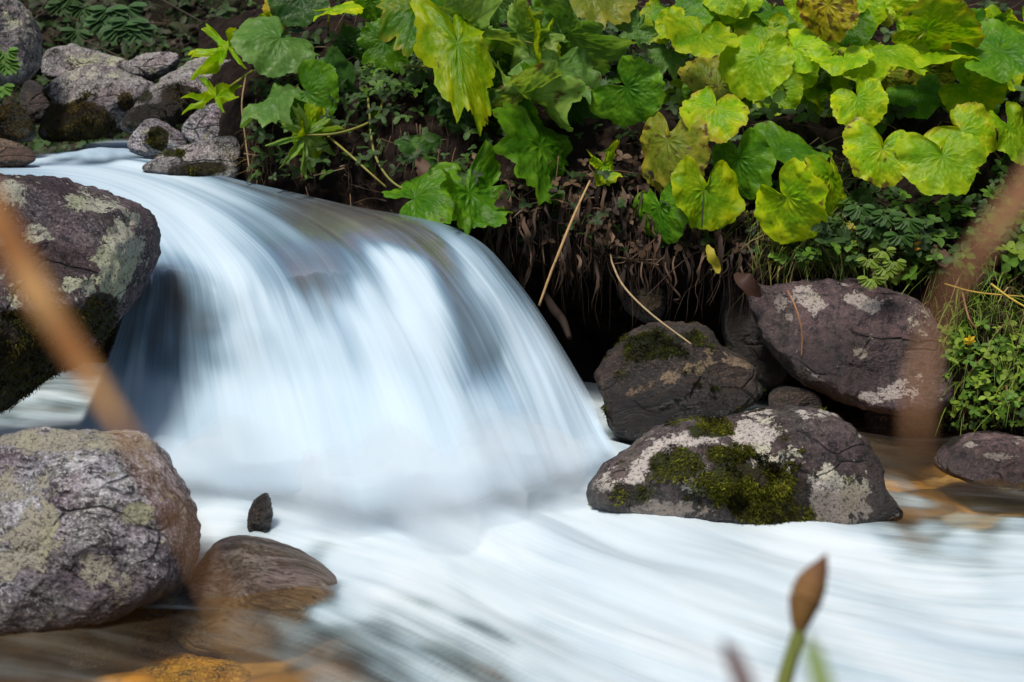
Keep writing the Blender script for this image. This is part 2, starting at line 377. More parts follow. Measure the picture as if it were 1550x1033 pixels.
# ------------------------------------------------------------------ bank
# columns along the picture, rows: foot, cave back, underside, lip, face, top edge, back
bank_ctrl = []
bank_cols = [ # px, [ (py, d) x7 ]
 (300, [(285, 6.9), (250, 6.95), (225, 6.95), (190, 6.95), (150, 7.1), (100, 7.5), (40, 8.8)]),
 (375, [(300, 6.3), (265, 6.28), (235, 6.25), (190, 6.25), (140, 6.5), (85, 7.0), (20, 8.6)]),
 (460, [(320, 6.05), (280, 6.05), (240, 6.05), (190, 6.1), (130, 6.3), (60, 6.8), (-10, 8.4)]),
 (560, [(345, 5.85), (305, 5.85), (260, 5.85), (200, 5.9), (130, 6.1), (60, 6.6), (-20, 8.3)]),
 (680, [(380, 5.6), (340, 5.6), (300, 5.6), (240, 5.65), (150, 5.9), (60, 6.5), (-30, 8.2)]),
 (760, [(560, 5.75), (450, 5.85), (370, 5.7), (310, 5.45), (200, 5.7), (80, 6.4), (-30, 8.2)]),
 (860, [(640, 5.8), (500, 6.1), (420, 6.0), (375, 5.45), (250, 5.6), (100, 6.3), (-30, 8.0)]),
 (980, [(650, 5.9), (520, 6.15), (440, 6.05), (400, 5.45), (260, 5.6), (110, 6.3), (-30, 8.0)]),
 (1090, [(650, 5.9), (530, 6.1), (440, 5.95), (405, 5.45), (270, 5.6), (120, 6.3), (-30, 8.0)]),
 (1180, [(650, 5.8), (520, 5.75), (450, 5.6), (415, 5.35), (310, 5.5), (130, 6.3), (-30, 8.0)]),
 (1300, [(655, 5.7), (560, 5.6), (470, 5.5), (420, 5.25), (340, 5.4), (150, 6.2), (-30, 7.9)]),
 (1410, [(670, 5.3), (590, 5.25), (520, 5.2), (430, 5.2), (350, 5.35), (170, 6.1), (-30, 7.8)]),
 (1480, [(680, 5.0), (640, 4.93), (590, 4.9), (500, 5.0), (380, 5.25), (190, 6.0), (-30, 7.7)]),
 (1580, [(700, 4.85), (660, 4.8), (610, 4.8), (510, 4.9), (390, 5.2), (200, 5.9), (-30, 7.6)]),
 (1720, [(720, 4.7), (670, 4.7), (620, 4.7), (520, 4.8), (390, 5.2), (200, 5.9), (-30, 7.6)]),
 (1900, [(720, 4.7), (670, 4.7), (620, 4.7), (500, 4.8), (380, 5.2), (200, 5.9), (-30, 7.6)]),
]
bank_px = np.array([c[0] for c in bank_cols], float)
BC = np.array([[P(c[0], r[0], r[1]) for r in c[1]] for c in bank_cols])     # (cols, rows, 3)
NBU, NBV = 260, 130
BG = catgrid(np.swapaxes(BC, 0, 1), NBU, NBV)                              # (NBV rows, NBU cols, 3)
nse = fbm(BG * 4.0, 5)[..., None]; nse2 = fbm(BG * 16, 3)[..., None]
BG = BG + nse * np.array([0.02, -0.10, 0.05]) + nse2 * np.array([.01, -.03, .015])
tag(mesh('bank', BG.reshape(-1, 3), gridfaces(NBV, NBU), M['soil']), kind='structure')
_bt = np.linspace(0, len(bank_px) - 1, NBU)
BPX, BPY, BDD = proj(BG)

def bank_at(px, py, off=0.0):
    """bank surface point seen nearest to a pixel"""
    d2 = (BPX - px) ** 2 + (BPY - py) ** 2
    cand = np.argsort(d2.ravel())[:4]
    k = cand[np.argmin(BDD.ravel()[cand])]
    return P(px, py, BDD.ravel()[k] - off)

# ------------------------------------------------------------------ rocks
def smoothmask(px, py, blobs):
    m = np.zeros_like(px)
    for b in blobs or []:
        x, y, rx, ry, val = b[:5]; a = R(b[5]) if len(b) > 5 else 0.0
        dx, dy = px - x, py - y
        u = (dx * math.cos(a) + dy * math.sin(a)) / rx; v = (-dx * math.sin(a) + dy * math.cos(a)) / ry
        m = np.maximum(m, val * np.exp(-(u * u + v * v) ** 1.6 * 0.7)) if val > 0 else m + val * np.exp(-(u * u + v * v))
    return m

def boulder(name, outline, d, mat, label, cat='boulder', depth=0.75, lean=0.25, seed=0, rough=0.05, lich=None, moss=None, wet=None, group=None,
            nth=220, nph=110, facets=5, fuzz=0, base_l=0.0, base_m=0.0, boxy=2.6, wetz=None, mosscol=None, centre=None):
    rs = np.random.RandomState(seed)
    o = np.array(outline, float)
    oc = np.vstack([o, o[:1]])
    c = centre or ((o[:, 0].min() + o[:, 0].max()) / 2, (o[:, 1].min() + o[:, 1].max()) / 2)
    dense = catmull(np.vstack([o[-1:], o, o[:2]]), 60 * (len(o) + 2))[60:-60]
    ang = np.arctan2(-(dense[:, 1] - c[1]), dense[:, 0] - c[0]); rad = np.hypot(dense[:, 0] - c[0], dense[:, 1] - c[1])
    k = np.argsort(ang); ang, rad = ang[k], rad[k]
    th = np.linspace(-np.pi, np.pi, nth, endpoint=False)
    r = np.interp(th, np.concatenate([ang - 2 * np.pi, ang, ang + 2 * np.pi]), np.tile(rad, 3))
    kern = np.hanning(7); kern /= kern.sum(); r = np.convolve(np.concatenate([r[-3:], r, r[:3]]), kern, 'valid')
    F = np.fft.rfft(r); F[4:] = 0; rsm = np.fft.irfft(F, nth)
    s = d / FPX; r, rsm = r * s, rsm * s
    mean = r.mean()
    ph = np.linspace(-np.pi / 2, np.pi / 2, nph)
    e = 2.0 / boxy
    rho = np.cos(ph) ** e; dep = np.sign(np.sin(ph)) * np.abs(np.sin(ph)) ** e
    wgt = sstep(rho, 0.2, 0.98)[:, None]
    Rr = (rsm[None] * (1 - wgt) + r[None] * wgt) * rho[:, None]
    x = Rr * np.cos(th)[None]; z = Rr * np.sin(th)[None]
    y = np.broadcast_to((dep * mean * depth)[:, None], x.shape).copy()
    loc = np.stack([x, y, z], -1)
    # flat facets cut into the front and the back, rims left alone
    for i in range(facets * 2):
        n = rs.normal(size=3); n[1] = -abs(n[1]) - 0.5 if i < facets else abs(n[1]) + 0.5; n[2] += 0.35; n /= np.linalg.norm(n)
        dots = loc @ n; off = np.percentile(dots, 100 - rs.uniform(8, 20))
        loc = loc - (np.maximum(0, dots - off) * 0.93)[..., None] * n * (1 - 0.75 * wgt[..., None] ** 4)
    loc[..., 1] += lean * loc[..., 2]
    q = loc / mean
    nd = q / (np.linalg.norm(q, axis=-1, keepdims=True) + 1e-6)
    off3 = rs.uniform(0, 50, 3)
    amp = fbm(q * 1.5 + off3, 3) * rough * 1.6 * (1 - .6 * wgt) + fbm(q * 5 + off3, 5, .55) * rough * 0.75
    rid = (0.5 - np.abs(fbm(q * 2.6 + off3 + 9, 4))) * rough * 0.7 * (1 - .5 * wgt)
    loc = loc + nd * ((amp + rid) * mean)[..., None]
    C = P(c[0], c[1], d)
    v = C + loc[..., 0:1] * RGT + loc[..., 1:2] * FWD + loc[..., 2:3] * UPV
    v = v.reshape(-1, 3)
    px, py, dd = proj(v)
    L = base_l + smoothmask(px, py, lich); Mo = base_m + smoothmask(px, py, moss); Wt = smoothmask(px, py, wet)
    if wetz is not None: Wt = np.maximum(Wt, 1 - sstep(v[:, 2] + .02 * fbm(v * 9, 3), wetz, wetz + .07))
    front = (loc[..., 1].reshape(-1) < mean * depth * .5)
    ob = mesh(name, v, gridfaces(nph, nth, True), mat, None, True, {'lichen': L, 'moss': Mo * 1.0, 'wet': Wt}, origin=C)
    tag(ob, label, cat, group)
    if fuzz:
        mm = Mo + 0.75 * fbm(v * 11, 4)
        idx = np.where((mm > .5) & front)[0]
        if len(idx):
            fz = rs.choice(idx, fuzz)
            nr = (v - C); nr /= np.linalg.norm(nr, axis=1)[:, None]
            b = Bag(); ctr = v[fz] + rs.normal(size=(fuzz, 3)) * .004
            nn = nr[fz] + rs.normal(size=(fuzz, 3)) * .55 + np.array([0, 0, -.25]); nn /= np.linalg.norm(nn, axis=1)[:, None]
            sd_ = np.cross(nn, rs.normal(size=(fuzz, 3))); sd_ /= np.linalg.norm(sd_, axis=1)[:, None]
            ln = rs.uniform(.006, .016, (fuzz, 1)); wd = rs.uniform(.0012, .0028, (fuzz, 1))
            vv = np.stack([ctr - sd_ * wd - nn * .003, ctr + sd_ * wd - nn * .003, ctr + nn * ln], 1).reshape(-1, 3)
            mc = np.array(mosscol or (0.075, 0.08, 0.01)); tcol = rs.uniform(.35, 1.5, (fuzz, 1)) * mc + np.where(rs.rand(fuzz, 1) < .3, 1, 0) * np.array([.03, .012, 0])
            pch = np.clip(.8 + 1.6 * fbm(ctr * 14, 3), .15, 1.8)[:, None]
            b.add(vv, None, np.arange(fuzz * 3).reshape(-1, 3), np.repeat(tcol * pch, 3, 0))
            b.build('moss', M['mossf'], ob, False, origin=C)
    return ob

# ---- large boulders by the fall
boulder('boulder', [(-110, 262), (0, 263), (60, 271), (130, 287), (185, 303), (210, 322), (219, 355), (213, 400), (197, 438), (166, 498), (142, 527), (108, 555), (58, 586), (8, 622), (-90, 668), (-200, 715), (-330, 700), (-390, 560), (-360, 400), (-250, 300)], 4.55, M['purple'],
        'dark purple boulder with pale lichen patches and mossy underside, left of the waterfall', seed=3, centre=(60, 445), depth=.8, lean=.35, boxy=2.8, facets=4, nth=300, nph=150,
        lich=[(185, 385, 34, 42, 1.0, 20), (130, 305, 40, 14, .75, 10), (20, 290, 32, 22, .75), (55, 355, 20, 16, .7), (118, 440, 26, 22, .8), (10, 360, 12, 20, .6), (170, 440, 20, 30, .85), (205, 335, 12, 18, .7), (30, 440, 30, 22, .6)],
        moss=[(20, 560, 130, 75, 1.0), (150, 480, 26, 38, 1.0, 20), (60, 490, 90, 28, .7)], fuzz=9000, mosscol=(.05, .048, .007), base_l=.12)
boulder('boulder', [(-90, 700), (-25, 662), (40, 648), (70, 649), (140, 655), (192, 655), (215, 675), (240, 706), (264, 740), (284, 780), (298, 820), (295, 862), (280, 884), (232, 905), (180, 926), (100, 938), (0, 936), (-90, 925)], 3.62, M['granite'],
        'large rounded grey granite boulder in the lower left shallows, speckled white on top', seed=11, depth=.85, lean=.45, boxy=3.0, facets=5, nth=320, nph=160, rough=.045,
        lich=[(60, 810, 32, 50, .8), (208, 778, 22, 16, .95), (150, 860, 30, 26, .7), (10, 830, 30, 40, .6), (95, 668, 110, 18, .75), (185, 880, 30, 20, .5), (30, 740, 60, 24, .55)],
        moss=[(45, 830, 40, 22, .35)], wetz=.06, base_l=.2)
boulder('boulder', [(888, 746), (903, 716), (940, 690), (1000, 651), (1050, 637), (1112, 631), (1180, 615), (1235, 608), (1285, 620), (1310, 650), (1326, 690), (1344, 738), (1362, 785), (1310, 800), (1250, 806), (1150, 803), (1050, 790), (950, 776), (900, 766)], 4.35, M['mossy'],
        'long boulder with a central moss carpet and white lichen streak, right of the pool', seed=5, depth=.75, lean=.5, boxy=2.5, facets=5, nth=340, nph=150, rough=.05,
        lich=[(1262, 760, 42, 50, 1.05, 20), (1140, 665, 40, 32, .95, 120), (1060, 660, 60, 16, .7, -10), (980, 705, 50, 16, .75, -35), (1055, 735, 22, 18, .8), (1010, 772, 50, 16, .9), (920, 735, 24, 16, .6), (1180, 690, 30, 26, .45), (1240, 625, 30, 8, .5)],
        moss=[(1145, 745, 82, 44, 1.0, 12), (1020, 705, 46, 26, .9, -15), (1075, 650, 36, 14, .85), (960, 750, 44, 20, .65), (1200, 775, 40, 28, .9), (1100, 690, 40, 16, .7)], fuzz=16000, mosscol=(.085, .095, .010), wetz=.06)
boulder('boulder', [(888, 560), (925, 520), (962, 500), (1010, 490), (1070, 496), (1096, 522), (1150, 550), (1164, 582), (1152, 606), (1062, 642), (975, 668), (925, 660), (902, 610)], 5.15, M['wetdark'],
        'dark wet boulder touching the foot of the fall with a green moss cap', seed=8, depth=.8, lean=.6, facets=6, rough=.06,
        lich=[(1030, 565, 70, 12, .8, -20), (1110, 545, 50, 10, .7, 20), (960, 590, 24, 8, .55, -20)], moss=[(985, 525, 40, 22, 1.0), (1040, 510, 30, 10, .6)], fuzz=3500, mosscol=(.04, .055, .006), wet=[(990, 640, 120, 50, 1.0)], wetz=.12)
boulder('boulder', [(1112, 412), (1160, 432), (1250, 424), (1330, 430), (1392, 448), (1415, 490), (1427, 560), (1416, 612), (1372, 624), (1300, 618), (1240, 592), (1190, 562), (1146, 500)], 5.2, M['violet'],
        'big violet grey boulder set into the bank beneath the grass on the right', seed=15, depth=.7, lean=.35, facets=7, boxy=3.6, rough=.045,
        lich=[(1222, 452, 26, 16, 1.0, 20), (1180, 458, 12, 16, .8), (1310, 460, 32, 12, .9, 30), (1195, 480, 8, 8, .7), (1303, 535, 9, 7, .8), (1370, 585, 30, 18, .75, -40), (1330, 600, 30, 12, .7), (1390, 490, 20, 30, .45), (1220, 570, 24, 10, .6)],
        wet=[(1150, 480, 40, 90, 1.0, -25), (1260, 540, 90, 50, .5)])
boulder('boulder', [(1418, 706), (1446, 668), (1500, 655), (1562, 664), (1650, 690), (1660, 760), (1552, 752), (1484, 736)], 4.75, M['violet'],
        'grey boulder low at the right edge, half under a mossy clump', seed=21, depth=.9, lean=.3, facets=4, lich=[(1470, 675, 10, 6, .9), (1515, 690, 26, 8, .8), (1540, 670, 20, 8, .5)], moss=[(1430, 640, 30, 40, .8), (1520, 650, 120, 10, .5)], wetz=.03, boxy=3)
boulder('stone', [(1310, 612), (1360, 606), (1404, 600), (1418, 640), (1400, 668), (1330, 672), (1312, 645)], 5.3, M['wetdark'], 'small dark stone wedged under the violet boulder', 'stone', seed=23, nth=120, nph=60, lich=[(1340, 635, 20, 6, .6)])
boulder('stone', [(1090, 425), (1125, 430), (1160, 480), (1205, 560), (1190, 596), (1140, 575), (1100, 520)], 5.5, M['wetdark'], 'dark stone in the hollow left of the violet boulder', 'stone', seed=24, nth=120, nph=60, wet=[(1150, 500, 90, 90, 1)])
boulder('stone', [(942, 396), (980, 392), (1002, 430), (1008, 470), (985, 490), (948, 470), (932, 430)], 5.62, M['wetdark'], 'lichen flecked stone in the root hollow above the moss capped boulder', 'stone', seed=25, nth=140, nph=70, lich=[(985, 450, 18, 20, .9, 40), (960, 420, 18, 8, .7)], moss=[(960, 410, 30, 20, .6)])
boulder('stone', [(1165, 594), (1200, 586), (1245, 600), (1240, 625), (1175, 628)], 5.1, M['wetdark'], 'flat wet stone behind the long moss carpeted boulder', 'stone', seed=26, nth=100, nph=50)
boulder('stone', [(374, 792), (379, 766), (388, 753), (404, 745), (410, 760), (411, 786), (405, 812), (398, 826), (380, 826)], 4.08, M['wetdark'],
        'small pointed dark stone standing alone in white foam', 'stone', seed=31, nth=120, nph=70, facets=7, rough=.09, wet=[(390, 790, 60, 60, .6)], boxy=2.4, depth=.9)
# submerged rocks lower left
boulder('submerged_rock', [(262, 930), (298, 845), (345, 822), (420, 834), (478, 860), (514, 890), (500, 925), (430, 960), (330, 975)], 3.71, M['filmrock'], 'smooth brown wet rock low in the water beside the granite boulder', 'rock', depth=.8, lean=.9, seed=41, rough=.02, facets=2, lich=[(400, 900, 14, 20, .0)])
boulder('submerged_rock', [(212, 930), (250, 905), (300, 898), (340, 920), (330, 965), (270, 985), (220, 970)], 3.74, M['golden'], 'golden stone under clear brown water below the granite boulder', 'rock', depth=.8, lean=1.6, seed=42, rough=.03, facets=2, nth=140, nph=70)
boulder('submerged_rock', [(170, 1040), (230, 1010), (300, 1002), (360, 1018), (400, 1050), (360, 1090), (220, 1090)], 3.47, M['golden'], 'golden stone under clear water at the bottom edge', 'rock', depth=.8, lean=1.6, seed=43, rough=.03, facets=2, nth=140, nph=70)
boulder('submerged_rock', [(100, 985), (130, 972), (165, 978), (168, 1000), (120, 1006)], 3.56, M['lichen_grey'], 'pale flat stone lying under clear water at lower left', 'rock', depth=.8, lean=1.5, seed=45, rough=.03, facets=2, nth=100, nph=50)

# ---- upstream stones
up = M['lichen_grey']
boulder('boulder', [(-90, -60), (-20, -40), (25, 0), (50, 30), (61, 72), (56, 110), (40, 130), (8, 136), (-90, 130)], 6.9, up, 'tall grey boulder with yellow green lichen in the upper left corner', seed=51, depth=.8, lean=.2, lich=[(25, 30, 30, 22, .6), (45, 50, 12, 40, .6), (20, 100, 30, 20, .6)], boxy=2.8)
boulder('stone', [(52, 100), (62, 78), (110, 70), (160, 80), (198, 90), (190, 112), (120, 122), (60, 122)], 8.2, up, 'long flat lichen covered stone at the back of the upstream stones', 'stone', seed=52, nth=160, nph=80, lich=[(130, 88, 70, 10, .6)], base_l=.2)
boulder('stone', [(92, 80), (108, 66), (124, 72), (132, 84), (110, 92)], 8.5, up, 'small pinkish stone peeping over the long flat stone', 'stone', seed=53, nth=100, nph=50)
boulder('boulder', [(56, 132), (72, 110), (110, 98), (160, 99), (195, 112), (232, 128), (226, 155), (200, 175), (172, 204), (120, 214), (72, 214), (66, 190), (78, 160)], 7.2, up, 'pale upstream boulder with a white spot above brown green moss', seed=54, depth=.75, lean=.4, lich=[(110, 156, 9, 8, 1.2), (110, 112, 50, 14, .6), (180, 115, 30, 12, .6)], moss=[(115, 190, 60, 34, 1.1), (85, 185, 28, 30, 1.0), (190, 152, 14, 16, .8), (60, 150, 20, 30, .7)], fuzz=4500, mosscol=(.09, .065, .008))
boulder('stone', [(185, 112), (204, 88), (235, 77), (270, 82), (262, 106), (225, 122)], 8.0, up, 'rounded lichen stone behind the pale mossy boulder', 'stone', seed=55, nth=140, nph=70, base_l=.2)
boulder('boulder', [(178, 192), (205, 160), (226, 132), (258, 104), (292, 78), (330, 80), (374, 92), (384, 130), (360, 160), (316, 168), (288, 186), (230, 206), (190, 208)], 7.1, up, 'sloping pale boulder with dark mossy overhang next to the leafy bank', seed=56, depth=.7, lean=.6, lich=[(310, 100, 50, 20, .5), (245, 120, 24, 16, .4)], moss=[(255, 180, 70, 26, 1.0), (270, 145, 34, 22, .8), (215, 145, 16, 14, .8)], fuzz=2000, mosscol=(.035, .032, .006), wet=[(250, 180, 70, 30, .9)], base_l=.1)
boulder('stone', [(188, 212), (208, 184), (236, 180), (262, 194), (286, 210), (282, 230), (225, 238), (194, 228)], 6.75, M['granite'], 'small grey stone with a moss patch in the upstream rapids', 'stone', seed=57, nth=160, nph=80, lich=[(212, 196, 20, 10, .6)], moss=[(240, 208, 16, 18, 1.0)], fuzz=800)
boulder('stone', [(274, 200), (306, 162), (330, 156), (346, 180), (342, 208), (300, 222)], 6.7, M['granite'], 'grey granite stone at the bank behind the low slab', 'stone', seed=58, nth=140, nph=70, base_l=.15)
boulder('stone', [(206, 252), (230, 236), (280, 221), (345, 206), (366, 214), (366, 268), (330, 278), (260, 270)], 6.3, up, 'low pale slab with moss rim at the far edge of the water', 'stone', seed=59, nth=180, nph=90, moss=[(300, 258, 44, 12, .9, -5), (255, 232, 26, 8, .7), (340, 235, 14, 24, .5)], fuzz=1200, wet=[(230, 258, 40, 12, .6)])
boulder('stone', [(-40, 160), (24, 160), (44, 178), (52, 208), (20, 216), (-40, 214)], 6.75, M['wetdark'], 'dark stone under rusty moss at the left edge upstream', 'stone', seed=60, nth=140, nph=70, moss=[(20, 185, 40, 26, 1.2)], fuzz=2500, mosscol=(.08, .05, .008))
boulder('stone', [(-40, 212), (10, 212), (44, 226), (60, 244), (30, 254), (-40, 256)], 6.3, M['brownwet'], 'striped wet brown stone at the left edge just above the dark boulder', 'stone', seed=61, nth=140, nph=70)
boulder('stone', [(36, 122), (60, 128), (80, 160), (66, 190), (40, 186), (30, 150)], 7.6, M['wetdark'], 'dark wet stone in the gap between the two upstream boulders', 'stone', seed=62, nth=100, nph=50)

# ------------------------------------------------------------------ water
def shepard(px, py, samples, power=3.4, soft=14):
    s = np.array(samples, float); num = 0; den = 0
    for x, y, v in s:
        wgt = 1.0 / ((px - x) ** 2 + (1.7 * (py - y)) ** 2 + soft ** 2) ** (power / 2)
        num = num + wgt * v; den = den + wgt
    return num / den

lines = [  # streamlines over the ledge, near-left to far-right: (px, py, depth)
 [(-110, 285, 5.6), (70, 305, 5.45), (150, 340, 5.3), (204, 400, 5.05), (182, 480, 4.98), (152, 560, 4.95), (105, 660, 4.9), (80, 720, 4.85)],
 [(-90, 268, 5.9), (90, 283, 5.75), (185, 322, 5.45), (246, 400, 5.02), (250, 490, 4.93), (250, 585, 4.85), (262, 690, 4.72), (268, 760, 4.66)],
 [(-70, 255, 6.2), (120, 266, 6.05), (240, 312, 5.6), (330, 396, 5.0), (368, 492, 4.83), (398, 600, 4.72), (424, 715, 4.6), (440, 790, 4.5)],
 [(-20, 244, 6.6), (160, 253, 6.4), (300, 297, 5.8), (418, 380, 5.05), (478, 490, 4.8), (520, 605, 4.66), (556, 735, 4.52), (575, 800, 4.42)],
 [(40, 234, 7.0), (210, 246, 6.5), (368, 290, 5.95), (506, 366, 5.12), (584, 480, 4.82), (640, 595, 4.66), (690, 730, 4.5), (715, 800, 4.4)],
 [(95, 224, 7.3), (260, 250, 6.45), (440, 296, 5.85), (580, 350, 5.2), (670, 455, 4.92), (735, 585, 4.76), (788, 705, 4.6), (815, 780, 4.5)],
 [(140, 212, 7.7), (305, 259, 6.35), (497, 304, 5.75), (642, 343, 5.26), (734, 432, 5.06), (798, 555, 4.92), (848, 685, 4.75), (875, 760, 4.65)],
 [(185, 208, 7.8), (345, 268, 6.3), (542, 316, 5.68), (692, 346, 5.3), (772, 424, 5.18), (840, 525, 5.1), (905, 655, 5.0), (925, 730, 4.9)],
 [(215, 214, 7.6), (372, 282, 6.3), (565, 330, 5.72), (705, 362, 5.42), (782, 440, 5.32), (850, 540, 5.26), (930, 660, 5.15), (950, 740, 5.05)],
]
def run_out(l):
    """bend the foot of a streamline out onto the pool"""
    x, y, _ = l[6]; dx = (l[6][0] - l[5][0]) * .42
    return l[:6] + [(x, y, depth_at_z(y, .085)), (x + dx, y + 48, depth_at_z(y + 48, .066)), (x + 2.1 * dx, y + 105, depth_at_z(y + 105, .045))]
LC = np.array([[P(*p) for p in run_out(l)] for l in lines])
NU, NV = 300, 300
FG = catgrid(np.swapaxes(LC, 0, 1), NU, NV)
uu, vv = np.meshgrid(np.linspace(0, 1, NU), np.linspace(0, 1, NV))
# strands: ridges that run down with the flow
rd = fbm(np.stack([uu * 26, vv * 1.6, 0 * uu], -1), 3) * .004 + fbm(np.stack([uu * 9, vv * 1.5, 0 * uu + 4], -1), 2) * .02
tv = np.gradient(FG, axis=0); tu = np.gradient(FG, axis=1); nn = np.cross(tu, tv); nn /= np.linalg.norm(nn, axis=-1, keepdims=True) + 1e-9
nn *= np.sign((nn @ np.array([0, -.5, 1.0])).mean())
FG2 = FG + nn * (rd * sstep(vv, .25, .5))[..., None]
px, py, dd = proj(FG2.reshape(-1, 3))
fall_foam = [
 (60, 240, .75), (130, 222, .92), (190, 225, .85), (30, 258, .7), (200, 250, .85), (290, 268, .6), (120, 262, .9), (350, 285, .45), (420, 300, .34), (260, 300, .82), (200, 300, .85), (330, 330, .76), (230, 340, .95),
 (500, 312, .33), (560, 325, .28), (620, 338, .22), (470, 330, .36), (420, 345, .5), (540, 345, .22), (380, 370, .68), (300, 370, .9), (235, 385, .7), (490, 365, .22), (440, 385, .35), (460, 420, .2), (495, 400, .15), (410, 420, .55), (350, 410, .85),
 (590, 352, .18), (640, 352, .1), (655, 380, .12), (610, 365, .3), (690, 350, .5), (680, 365, .7), (720, 375, .55), (745, 395, .4), (668, 395, .3), (690, 410, .25), (640, 400, .75), (600, 385, .8), (560, 385, .85), (530, 395, .72), (510, 425, .6),
 (220, 430, .25), (255, 440, .34), (280, 470, .34), (320, 490, .22), (300, 440, .45), (190, 500, .34), (230, 500, .34), (260, 530, .5), (340, 440, .62), (170, 560, .45), (190, 590, .72), (400, 470, .74), (370, 520, .72), (330, 540, .42), (300, 570, .62), (450, 480, .7), (480, 450, .62),
 (520, 480, .95), (560, 450, .95), (600, 430, .9), (640, 440, .72), (680, 450, .42), (700, 470, .3), (720, 430, .62), (730, 480, .34), (755, 450, .5), (560, 520, .98), (480, 540, .92), (430, 560, .9), (620, 500, .92), (660, 520, .72), (690, 540, .5), (715, 520, .34), (745, 515, .28), (735, 560, .36), (700, 580, .5), (770, 490, .55), (790, 520, .72), (770, 560, .75), (800, 560, .8), (820, 600, .8), (760, 600, .5), (830, 550, .8),
 (620, 600, .97), (680, 620, .85), (550, 620, 1), (470, 620, .96), (400, 600, .94), (350, 600, .85), (300, 620, .8), (250, 600, .85), (240, 640, .85), (300, 660, .68), (380, 680, .74), (430, 660, .9), (500, 700, .95), (330, 640, .75), (560, 700, 1), (640, 680, .95), (720, 660, .75), (780, 660, .88), (840, 650, .92), (890, 640, .95), (700, 720, 1), (600, 770, 1), (800, 730, 1), (400, 760, 1), (260, 700, 1), (90, 640, .55), (120, 610, .5), (60, 620, .4), (150, 620, .65), (300, 780, 1), (420, 830, 1), (560, 860, 1), (700, 850, 1), (850, 780, 1), (950, 730, 1), (560, 340, .12), (600, 343, .10), (535, 372, .14), (575, 352, .16), (520, 390, .2),
]
def flow_shepard(samples, wu=640.0, wv=420.0, soft=13, power=3.6):
    """interpolate along the streamlines: a sample reaches farther down the flow than across it"""
    num = np.zeros(NU * NV); den = np.zeros(NU * NV); U_, V_ = uu.ravel(), vv.ravel()
    for x, y, val in samples:
        k = np.argmin((px - x) ** 2 + (py - y) ** 2)
        wgt = 1.0 / (((U_ - U_[k]) * wu) ** 2 + ((V_ - V_[k]) * wv) ** 2 + soft ** 2) ** (power / 2)
        num += wgt * val; den += wgt
    return num / den
foam = np.clip(flow_shepard(fall_foam), 0, 1)
foam = np.clip(foam + .22 * fbm(np.stack([uu.ravel() * 11, vv.ravel() * 2.2, 0 * px], -1), 3) * sstep(vv.ravel(), .3, .45) * (1 - sstep(vv.ravel(), .62, .74)), 0, 1)
foam = np.maximum(foam, .36 * sstep(vv.ravel(), .40, .5)); foam = np.maximum(foam, .72 * sstep(vv.ravel(), .52, .66))
foam = np.clip(foam - .26 * smoothmask(px, py, [(560, 343, 125, 26, 1.0, 9)]), .03, 1)
U, V = uu.ravel(), vv.ravel()
veil = sstep(U, 0.0, .015) * (1 - sstep(U + .05 * fbm(np.stack([U * 14, V * 3, 0 * U + 3], -1), 2), .84, .985)) * (1 - sstep(V + .05 * fbm(np.stack([U * 9, V * 2, 0 * U], -1), 2), .71, .95)) * sstep(V, 0, .03)
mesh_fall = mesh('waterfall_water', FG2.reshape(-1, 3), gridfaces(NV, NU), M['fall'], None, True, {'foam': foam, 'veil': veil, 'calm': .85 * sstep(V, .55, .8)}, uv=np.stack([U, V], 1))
tag(mesh_fall, kind='structure')
# rock ledge that the water runs over
sl = (slice(84, 270, 3), slice(6, 276, 3))
FL = FG[sl] - nn[sl] * (.10 + .06 * vv[sl][..., None]) + nn[sl] * (.03 * fbm(FG[sl] * 5, 4))[..., None]
lp = FL.reshape(-1, 3); lpx, lpy, _ = proj(lp)
tag(mesh('rock_ledge', lp, gridfaces(FL.shape[0], FL.shape[1]), M['brownwet'], None, True, {'lichen': smoothmask(lpx, lpy, [(492, 362, 30, 12, 1.0, -20)]), 'moss': 0 * lpx, 'wet': 0 * lpx + .5}), kind='structure')

# lower pool
xs = np.linspace(-3.0, 3.2, 420); ys = np.linspace(1.7, 6.6, 390); X, Y = np.meshgrid(xs, ys)
s_ = Y + .62 * np.tanh((X - .1) / .62) + .2 * X
Z = .010 * fbm(np.stack([s_ * 6, X * 1.6, 0 * X], -1), 3) + .035 * fbm(np.stack([s_ * 2.2, X * 1.3, 0 * X + 5], -1), 2)
P0 = np.stack([X, Y, 0 * X], -1).reshape(-1, 3); px, py, dd = proj(P0); px = px.reshape(X.shape); py = py.reshape(X.shape)
def gz(x, y, rx, ry, a=0.0):
    dx, dy = px - x, py - y; ca, sa = math.cos(R(a)), math.sin(R(a))
    return np.exp(-((dx * ca + dy * sa) / rx) ** 2 - ((-dx * sa + dy * ca) / ry) ** 2)
Z += .03 * gz(402, 908, 95, 50, 16) + .025 * gz(500, 830, 190, 50, 8) + .03 * gz(330, 760, 90, 50, 30) + .02 * gz(760, 800, 200, 40) + .02 * gz(900, 700, 60, 30) + .02 * gz(1150, 870, 200, 40)
Z -= .02 * gz(1400, 730, 70, 40)
